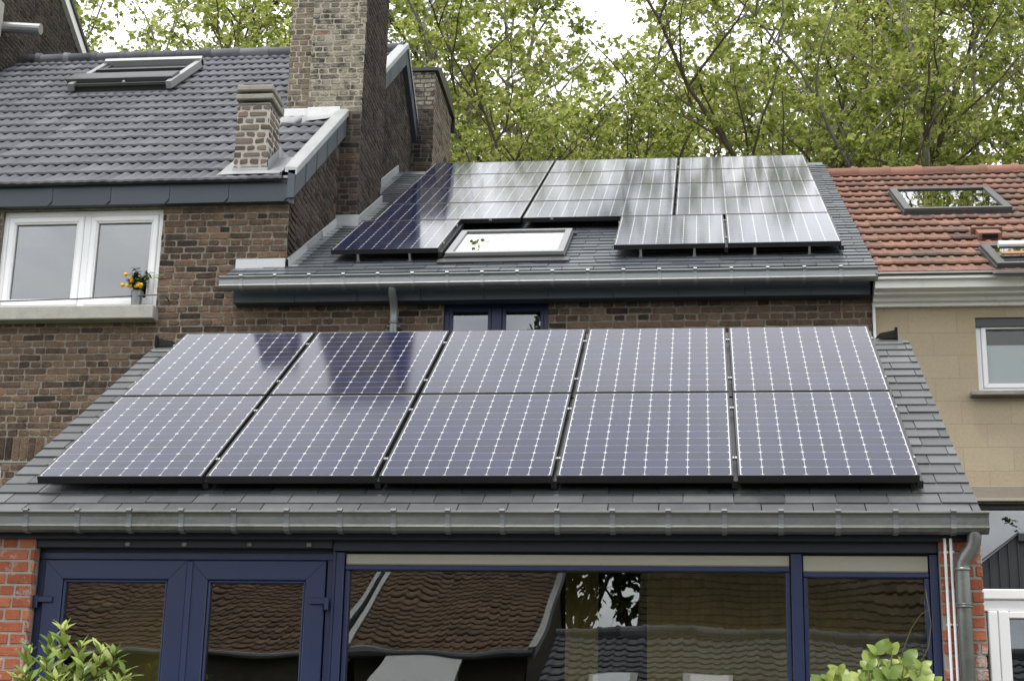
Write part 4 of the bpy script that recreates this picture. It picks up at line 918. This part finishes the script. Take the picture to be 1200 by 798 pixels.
def pot(mb,x,y,z,r,h,n=20,rim=True):
    prof_=[(0,0),(r*.72,0),(r*.95,h*.85),(r*.97,h*.86),(r*1.06,h*.86),(r*1.06,h),(r*.96,h),(r*.93,h*.9),(0,h*.9)] if rim else [(0,0),(r*.72,0),(r*.96,h*.97),(r*1.03,h*.97),(r*1.03,h),(r*.95,h),(r*.9,h*.85),(0,h*.85)]
    b=len(mb.v)
    for rr,zz in prof_:
        for k in range(n): mb.v.append((x+rr*cos(2*pi*k/n),y+rr*sin(2*pi*k/n),z+zz))
    for a in range(len(prof_)-1):
        for k in range(n):
            mb.f.append([b+a*n+k,b+a*n+(k+1)%n,b+(a+1)*n+(k+1)%n,b+(a+1)*n+k]); mb.m.append(0 if a<7 else 1); mb.t.append(.5)
def citrus(x,y,z,H,spread,label,seed,leafL,leafW,nst,mat,tips=None):
    r=random.Random(seed); root=thing('potted_citrus',(x,y,z),label,'potted plant')
    p_=MB(); pot(p_,x,y,z,.22,.40); p_.build('pot',[M['terracotta'],M['soil']],root)
    st=MB(); lf=MB(); base=Vector((x,y,z+.36)); broad=leafW>.06
    hub=Vector((x,y,z+H*.62)); st.tube([base,base.lerp(hub,.5)+Vector((.015,0,0)),hub],[.016,.013,.011],8)
    ends=tips or [(spread*(r.random()*2-1),spread*.7*(r.random()*2-1),H*(.85+.15*r.random())) for _ in range(nst)]
    for (dx,dy,hz) in ends:
        e=Vector((x+dx,y+dy,z+hz-(.04 if broad else .09))); c=hub.lerp(e,.5)+Vector((dx*.25,dy*.2,-.03)); pts=[hub*(1-f)**2+c*2*f*(1-f)+e*f*f for f in [k/9 for k in range(10)]]
        st.tube(pts,[.008-.0005*k for k in range(10)],6)
        for k in range(2,10):
            dd=(pts[min(k+1,9)]-pts[k-1]).normalized()
            for q in range((3 if k<8 else 5) if not broad else (1 if k<8 else 2)):
                a=k*2.4+q*pi*.75+r.random(); side=Vector((cos(a),sin(a),.15+.3*r.random()))
                d=(side+dd*(.5+.9*(k/9))).normalized(); l=leafL*(.5+.6*r.random())*(1 if k<9 else .8)
                leaf(lf,pts[k],d,Vector((r.random()*.6-.3,-.9 if broad else -.35,.9)),l,leafW*(l/leafL),.05+.5*r.random(),.08+.2*r.random(),6,r.random(),.05,0,.5 if broad else .8)
    st.build('stem',M['stem'],root,True); lf.build('leaves',mat,root,True)
    return root
citrus(-3.40,8.75,.70,1.62,.26,'citrus plant in front of the left patio door, narrow bright green leaves',5,.125,.044,14,M['leaf_citrus'],
  tips=[(-.06,0,1.72),(-.15,.05,1.66),(-.24,0,1.60),(.02,.06,1.64),(.16,0,1.61),(.22,.05,1.60),(.30,.0,1.50),(.10,-.08,1.52),(-.10,-.1,1.55),(-.22,-.08,1.48),(0,.1,1.55),(.26,-.06,1.42),(.36,.02,1.41),(-.30,.03,1.46),(-.02,-.15,1.45),(.18,.1,1.45)])
rt=citrus(.82,8.75,.70,1.55,.22,'young magnolia-like plant with broad oval leaves before the right window',8,.125,.095,10,M['leaf_citrus'],
  tips=[(-.20,0,1.46),(-.14,.05,1.50),(.0,0,1.52),(.05,.05,1.60),(.12,0,1.60),(.18,.04,1.55),(.26,0,1.52),(.10,-.08,1.47),(-.05,-.06,1.45),(.30,.02,1.42)])
tw=MB(); tw.tube([(.95,8.78,2.1),(1.00,8.8,2.28),(1.05,8.8,2.40),(1.10,8.8,2.47),(1.15,8.8,2.50)],[.004,.0035,.003,.002,.0015],5); tw.tube([(1.05,8.8,2.15),(1.13,8.8,2.30),(1.15,8.8,2.42),(1.13,8.8,2.60)],[.003,.003,.002,.0012],5); tw.build('twig',M['stem'],rt,True)
# small kumquat in a zinc bucket on the left house's sill
kq=thing('potted_kumquat',(-5.40,14.69,6.05),'small fruiting citrus in a zinc bucket on the window sill','potted plant')
p_=MB(); pot(p_,-5.40,14.69,6.05,.062,.155,18,False); p_.build('bucket',[M['zinc'],M['soil']],kq)
lf=MB(); st=MB(); r=random.Random(3)
for k in range(14):
    a=r.random()*6.28; e=Vector((-5.40+.13*cos(a)*r.random()+.01,14.69+.07*sin(a),6.19+.10+.15*r.random()))
    b=Vector((-5.40,14.69,6.18)); st.tube([b,b.lerp(e,.6)+Vector((0,0,.01)),e],[.004,.003,.002],5)
    for q in range(26):
        f=.3+.7*r.random(); p=b.lerp(e,f); d=Vector((r.random()*2-1,r.random()*2-1,r.random()*1.4-.5)); leaf(lf,p,d,Vector((0,0,1)),.055,.024,.2,.2,3,r.random())
for k in range(12):  # paler shoots at the right
    p=Vector((-5.34+.16*r.random(),14.69,6.33+.05*r.random())); leaf(lf,p,Vector((1,r.random()-.5,r.random()-.3)),Vector((0,0,1)),.06,.02,.2,.2,3,.95,0,1)
st.build('stem',M['stem'],kq); lf.build('leaves',[M['leaf_dark'],M['leaf_citrus']],kq)
for (dx,dz) in ((-.105,.315),(-.06,.275),(-.035,.278),(.0,.27),(-.03,.248),(.03,.222),(.025,.20),(.005,.195),(.045,.195),(-.05,.20),(-.075,.205),(-.13,.21),(.055,.21)):
    f_=MB(); f_.ball((-5.405+dx,14.63+.02*r.random(),6.05+dz),.0215,10,7,0,r.random(),(1,1,.92)); f_.build('fruit',M['fruit'],kq,True)

# ---------------------------------------------------------------- trees
def make_tree(seed,H,label,group,limbs=6,pale=False,name='plane_tree',leafmat=None,LS=.125,dens=1.0,rad=1.0):
    r=random.Random(seed); root=thing(name,(0,0,0),label,'tree',group)
    br=MB(); lf=MB()
    def path(p,d,L_,seg,wig,upb):
        pts=[p.copy()]; d=d.normalized(); n=max(2,int(L_/seg))
        for k in range(n):
            d=(d+Vector((r.gauss(0,wig),r.gauss(0,wig),r.gauss(0,wig)*.5+upb))).normalized(); p=p+d*(L_/n); pts.append(p.copy())
        return pts
    def leaves(p,n):
        for _ in range(n):
            q=p+Vector((r.gauss(0,.05),r.gauss(0,.05),r.gauss(0,.04)))
            d=Vector((r.gauss(0,1),r.gauss(0,1),r.gauss(-.25,.6))).normalized(); up=Vector((r.gauss(0,.7),r.gauss(0,.7),1)).normalized()
            s=d.cross(up); 
            if s.length<1e-3: continue
            s.normalize(); nn=s.cross(d); L_=LS*(.6+.8*r.random()); w=L_*.55
            i=len(lf.v); dr=-nn*L_*.18; w=L_*.42
            # five-pointed blade
            lf.v+=[tuple(q+d*L_*a+s*w*b+nn*L_*c) for a,b,c in ((0,0,0),(.18,-.95,.10),(.42,-.55,.04),(.66,-.85,.02),(1,0,-.2),(.66,.85,.02),(.42,.55,.04),(.18,.95,.10))]
            lf.f.append([i,i+1,i+2,i+3,i+4]); lf.f.append([i,i+4,i+5,i+6,i+7]); tt=r.random(); lf.m+=[0,0]; lf.t+=[tt,tt]
    tr=path(Vector((0,0,0)),Vector((0,0,1)),H*.34,1.2,.03,.02)
    r0=H*.0075*(1 if not pale else .85); br.tube(tr,[r0*(1.25 if k==0 else 1-.25*k/len(tr)) for k in range(len(tr))],9)
    def clump(p,n,sp):
        # a spray of leaves round a twig tip
        for _ in range(n): leaves(p+Vector((r.gauss(0,sp),r.gauss(0,sp),r.gauss(0,sp*.7))),1)
    for k in range(limbs):
        a=2*pi*k/limbs+r.random()*.8; tilt=(.32+.38*r.random())*rad if (k or not pale) else .03
        st=tr[-1 if k<4 else -2]
        straight=pale and k<2
        if straight: tilt=.06+.05*k
        lp=path(st,Vector((sin(tilt)*cos(a),sin(tilt)*sin(a),cos(tilt))),H*(.56+.12*r.random()),.7,.05 if straight else .11,.05)
        n=len(lp); br.tube(lp,[max(.018,r0*.60*(1-.9*q/n)) for q in range(n)],7)
        for q in range(2,n):
            for _ in range(2 if r.random()<.55 else 1):
                aa=r.random()*6.28; hf=q/n; L_=(1.7+1.9*r.random())*(1.1-.45*hf)*rad
                d=Vector((cos(aa),sin(aa),.7+.9*r.random()))
                bp=path(lp[q],d,L_,.40,.17,.05); m_=len(bp)
                br.tube(bp,[max(.009,.045*(1-.5*hf)*(1-.8*z/m_)) for z in range(m_)],5,cap=False)
                for z in range(1,m_):
                    for _ in range(3 if z>1 else 1):
                        d2=Vector((r.gauss(0,1),r.gauss(0,1),r.gauss(.3,.6))); tp=path(bp[z],d2,.45+.55*r.random(),.22,.22,.03)
                        br.tube(tp,[.008,.006,.005,.004,.003,.003][:len(tp)] if len(tp)<=6 else .004,3,cap=False)
                        if r.random()<.22: continue
                        clump(tp[-1],int((7+r.random()*12)*dens),.075); clump(tp[len(tp)//2],int(r.random()*6*dens),.06)
    br.build('trunk',M['bark_pale'] if pale else M['bark'],root,True); lf.build('crown',leafmat or M['leaf_tree'],root)
    return root
TG='trees behind the houses'
protos=[make_tree(1,22,'x',TG,6,LS=.118,dens=1.02),make_tree(2,21.5,'x',TG,6,LS=.112,dens=1.02),make_tree(3,23,'x',TG,6,True,LS=.118,dens=1.02)]
spots=[(-21.5,36,0,'plane tree at the far left beyond the tall dark gable'),(-17,34.5,1,'leafy tree rising behind the left half of the grey tiled roof'),(-13.2,37,2,'tree behind the skylight of the grey tiled roof'),(-9.8,35,0,'tree seen just left of the big chimney stack'),
 (-6.2,36,1,'tree just right of the big chimney, behind the second stack'),(-2.9,34.5,0,'tree behind the left column of upper solar panels'),(.4,37,1,'tree behind the middle column of upper solar panels'),
 (3.4,34.5,0,'tree with dark spreading limbs behind the right column of upper panels'),(6.3,36,2,'tree with pale upright stems above the clay tiled roof'),(9.4,34.5,1,'tree at the right edge above the clay tiles'),(13.5,36.5,0,'tree beyond the right edge of the clay tiled house')]
for i,(x,y,k,lab) in enumerate(spots):
    p=protos[k]; o=p if p['label']=='x' else copy_tree(p)
    o.location=(x,y,0); rz=(0,2.1,4.0,1.2,5.1,3.3,.7,2.8,0.4,4.6,5.6)[i]; o.rotation_euler=(0,0,rz); s_=(.90,.84,.85,.85,.86,.84,.89,1.0,1.01,.99,1.0)[i]; o.scale=(s_,s_,s_)
    tag(o,lab,'tree',TG)

GF='second row of trees further behind'
for i,(x,y,k,lab) in enumerate([(-31,50,1,'distant tree furthest left beyond the tall gable'),(-20,51,2,'distant tree above the left end of the grey tiled ridge'),(-15,48,1,'distant tree above the shade of the left roof window'),
 (-10.3,50,0,'distant tree filling the gap left of the chimney stack'),
 (-5.6,48,2,'distant tree filling the gap right of the second stack'),(-1.2,50,0,'distant tree seen above the left panel column'),(3.0,48.5,1,'distant tree seen above the middle panel column'),(7.6,50,0,'distant tree seen above the right panel column'),(12,48,2,'distant tree seen above the clay ridge'),(16.6,50,1,'distant tree at the right edge above the clay ridge'),(22,49,0,'distant tree furthest right')]):
    o=copy_tree(protos[k]); o.location=(x,y,0); o.rotation_euler=(0,0,1.7*i+.4); s_=1.30+.05*((i*7)%3); o.scale=(s_,s_,s_); tag(o,lab,'tree',GF)

# ================================================================== OPPOSITE HOUSES (seen mirrored in the glass)
PR_OLD=[(0,.02),(.03,.03),(.06,.02),(.10,0),(.18,0),(.22,.02),(.25,.02)]
def opp(name,x0,x1,yf,ze,yr,zr,label,tmat,wmat,row=.33,sky=(),verge=True,bigt=.25):
    """house across the garden: front face towards +y"""
    root=thing(name,((x0+x1)/2,yf,0),label,'house')
    w=MB(); y2=2*yr-yf
    wh=[(x0+1.2,x0+2.0,ze-1.6,ze-.6),(x0+3.4,x0+4.3,ze-1.7,ze-.6)] 
    pts=[(yf,0),(yf,ze),(yr,zr-.1),(y2,ze),(y2,0)]
    w.poly([(x0,a,b) for a,b in pts]); w.poly([(x1,a,b) for a,b in pts][::-1])
    w2=MB(); slab_holes(w2,x0,x1,0,ze,-yf,-yf+.25,wh)
    for v_ in w2.v: pass
    w2.v=[(a,-b,c) for a,b,c in w2.v]; w.v_off=len(w.v)
    base=len(w.v); w.v+=w2.v; w.f+=[[base+k for k in f][::-1] for f in w2.f]; w.m+=w2.m; w.t+=w2.t
    w.poly([(x0,y2,0),(x1,y2,0),(x1,y2,ze),(x0,y2,ze)])
    w.build('wall',wmat,root)
    ang=math.atan2(zr-ze,yf-yr); L_=hypot(zr-ze,yf-yr)+.3
    rf=MB(); tiles(rf,Vector((0,0,0)),ang,-x1-.1,-x0+.1,L_,row,bigt,PR_OLD,seed=int(abs(x0)*7)+3,lift=.035,jit=.01)
    # turn to face +y
    zz=ze-.3*sin(ang)+.05; yy=yf+.3*cos(ang)
    rf.v=[(-a,yy-b,c+zz) for a,b,c in rf.v]
    rf.poly([(x0-.1,yr,zr),(x1+.1,yr,zr),(x1+.1,y2-.3,ze-.15),(x0-.1,y2-.3,ze-.15)])
    rf.poly([(x0-.1,yy,zz-.04),(x1+.1,yy,zz-.04),(x1+.1,yr,zr-.03),(x0-.1,yr,zr-.03)])
    rf.build('roof',tmat,root)
    rg=MB(); ridge_caps(rg,x0-.1,x1+.1,yr,zr+.09,.12,.38,9); rg.build('ridge_tile',tmat,root)
    gt=MB(); gt.tube([(x0-.1,yy+.05,zz-.02),(x1+.1,yy+.05,zz-.02)],.06,8); gt.build('gutter',M['zinc'],root)
    if verge:
        vg=MB()
        for xx in (x0-.12,x1+.04): vg.obox((xx,yy,zz-.12),(1,0,0),(0,-cos(ang),sin(ang)),(0,sin(ang),cos(ang)),.10,L_,.20)
        vg.build('verge_board',M['zinc_strap'],root)
    for a,b,c,d in wh:
        f_=MB(); frame_rect(f_,a,b,c,d,-yf+.05,-yf+.12,.07); f_.v=[(p,-q,s) for p,q,s in f_.v]; f_.f=[f[::-1] for f in f_.f]; fo=f_.build('window',M['pvc'],root)
        p=MB(); p.box(a+.07,b-.07,yf-.10,yf-.09,c+.07,d-.07); p.build('pane',M['glass'],fo)
        v=MB(); v.box(a,b,yf-.5,yf-.45,c,d); v.build('interior',M['void'],fo)
    for a,b,t0,t1 in sky:
        Pp=lambda x,t,h: Vector((x,yy-cos(ang)*t+sin(ang)*h,zz+sin(ang)*t+cos(ang)*h))
        f_=MB(); f_.obox(Pp(a,t0,.02),(1,0,0),(0,-cos(ang),sin(ang)),(0,sin(ang),cos(ang)),b-a,t1-t0,.10); fo=f_.build('skylight',M['ltmetal'],root)
        p=MB(); p.obox(Pp(a+.08,t0+.08,.125),(1,0,0),(0,-cos(ang),sin(ang)),(0,sin(ang),cos(ang)),b-a-.16,t1-t0-.16,.01); p.build('white_sheet',M['white_sheet'],fo)
    return root
opp('brick_house',-14.5,-6.25,-8.5,4.10,-12.6,6.0,'old brick house across the garden, red tiled roof mirrored in the patio doors',M['tile_old'],M['mortar_dark'],.26,bigt=.2)
opp('brick_house',-5.85,-2.95,-8.7,4.20,-12.8,6.15,'narrow old brick house with pale verges, mirrored in the left of the wide window',M['tile_old'],M['mortar_dark'],.26,bigt=.2)
opp('grey_roofed_house',-2.35,7.5,-4.0,2.45,-7.6,4.25,'low house with grey tiled roof and skylights, mirrored in the wide window',M['tile_grey'],M['brick_dark'],.26,sky=[(-1.75,-1.0,1.5,2.35),(-.35,.4,1.5,2.35),(1.25,2.05,1.5,2.35)],verge=False,bigt=.2)
opp('brown_roofed_house',-1.2,5.6,-14.0,5.2,-18.5,9.2,'larger brown roofed house further back across the garden, mirrored right of the trees',M['tile_brown'],M['brick_dark'],.26,bigt=.2,verge=False)
sh=thing('garden_shed',(-5.5,-6.2,0),'white rendered lean-to beside the old brick house, mirrored in the wide window','shed')
w=MB(); w.prof([(-8.4,0),(-5.6,0),(-5.6,2.6),(-8.4,4.0)],-5.3,-4.1); w.build('wall',M['white_render'],sh)
rf=MB(); rf.prof([(-8.44,4.03),(-5.5,2.56),(-5.5,2.64),(-8.44,4.11)],-5.4,-4.0); rf.build('roof',M['lead_old'],sh)
t2=make_tree(9,15,'leafy tree standing between the houses across the garden, mirrored in the windows','trees across the garden',5,False,'garden_tree',M['leaf_hedge'],.17,1.5,1.2)
t2.location=(-3.0,-18,0)
GT='trees across the garden'
for (x,y,s_,rz,lab) in ((-12,-22,.9,1.3,'leafy tree behind the red roofed house across the garden'),(-1.2,-25,1.25,4.4,'taller leafy tree behind the first, across the garden'),(15.5,-27,1.0,3.1,'leafy tree behind the brown roofed house across the garden')):
    o=copy_tree(t2); o.location=(x,y,0); o.rotation_euler=(0,0,rz); o.scale=(s_,)*3; tag(o,lab,'tree',GT)
# round paper lamp inside the extension
lp=thing('pendant_lamp',(-.35,11.4,3.02),'round pendant lamp hanging inside behind the wide window','lamp')
q=MB(); q.ball((-.35,11.4,3.02),.07,16,10,0,.5); q.build('lamp_shade',M['lamp_white'],lp,True); q=MB(); q.tube([(-.35,11.4,3.09),(-.35,11.4,3.9)],.003,6); q.build('cord',M['black'],lp)

# ================================================================== LIGHT, SKY, CAMERA
SUN_EL,SUN_AZ=73,205      # azimuth clockwise from +y (behind and left of the camera)
az=R(SUN_AZ); el=R(SUN_EL)
sd=Vector((sin(az)*cos(el),cos(az)*cos(el),sin(el)))
l=bpy.data.lights.new('sun','SUN'); l.energy=2.0; l.angle=R(10); l.color=(1,.96,.9)
lo=bpy.data.objects.new('sun',l); C.objects.link(lo); lo.rotation_euler=sd.to_track_quat('Z','Y').to_euler(); lo.location=(0,0,40)
wd=bpy.data.worlds.new('World'); bpy.context.scene.world=wd; wd.use_nodes=True
N=wd.node_tree.nodes; L=wd.node_tree.links; bg=N['Background']
sky=N.new('ShaderNodeTexSky'); sky.sky_type='NISHITA'; sky.sun_disc=False; sky.sun_elevation=el; sky.sun_rotation=az; sky.dust_density=2; sky.altitude=100
tc=N.new('ShaderNodeTexCoord'); mp=N.new('ShaderNodeMapping'); mp.inputs['Scale'].default_value=(1,1,2.2); mp.inputs['Location'].default_value=(3.7,1.2,.4); L.new(tc.outputs['Generated'],mp.inputs['Vector'])
n1=N.new('ShaderNodeTexNoise'); n1.inputs['Scale'].default_value=3.2; n1.inputs['Detail'].default_value=7; n1.inputs['Roughness'].default_value=.56; n1.inputs['Distortion'].default_value=.3; L.new(mp.outputs[0],n1.inputs['Vector'])
cr=ramp(N,[(.30,(4.6,4.9,5.7)),(.42,(7.4,7.6,7.9)),(.55,(10.7,10.7,10.7)),(.8,(12.8,12.6,12.3))]); L.new(n1.outputs['Fac'],cr.inputs['Fac'])
mi=N.new('ShaderNodeMix'); mi.data_type='RGBA'; mi.inputs['Factor'].default_value=.90; L.new(sky.outputs[0],mi.inputs['A']); L.new(cr.outputs['Color'],mi.inputs['B'])
sx=N.new('ShaderNodeSeparateXYZ'); L.new(tc.outputs['Generated'],sx.inputs[0])
mr=N.new('ShaderNodeMapRange'); mr.interpolation_type='SMOOTHSTEP'; mr.inputs['From Min'].default_value=.65; mr.inputs['From Max'].default_value=.77; mr.inputs['To Min'].default_value=1.45; mr.inputs['To Max'].default_value=.84; L.new(sx.outputs['Z'],mr.inputs['Value'])
vm=N.new('ShaderNodeVectorMath'); vm.operation='SCALE'; L.new(mi.outputs['Result'],vm.inputs[0]); L.new(mr.outputs[0],vm.inputs['Scale']); L.new(vm.outputs[0],bg.inputs['Color']); bg.inputs['Strength'].default_value=.10

cam=bpy.data.cameras.new('camera'); co=bpy.data.objects.new('camera',cam); C.objects.link(co)
Rm=[[0.9933793143983626,-0.11438322071474534,0.01067785298462414],[0.11281787590166781,0.9537860838272865,-0.2785035604340536],[0.021671746641082613,0.27786432861439864,0.960375838034878]]
m=Matrix(((Rm[0][0],Rm[0][2],-Rm[0][1],0),(Rm[1][0],Rm[1][2],-Rm[1][1],0),(Rm[2][0],Rm[2][2],-Rm[2][1],1.4),(0,0,0,1)))
co.matrix_world=m
cam.sensor_width=36; cam.lens=58.3756; cam.clip_end=2000; cam.clip_start=.1
sc_=bpy.context.scene; sc_.camera=co
sc_.view_settings.view_transform='Standard'; sc_.view_settings.look='None'; sc_.view_settings.gamma=1; sc_.view_settings.exposure=EXPO
sc_.cycles.max_bounces=8; sc_.cycles.transparent_max_bounces=12
sc_.cycles.caustics_reflective=False
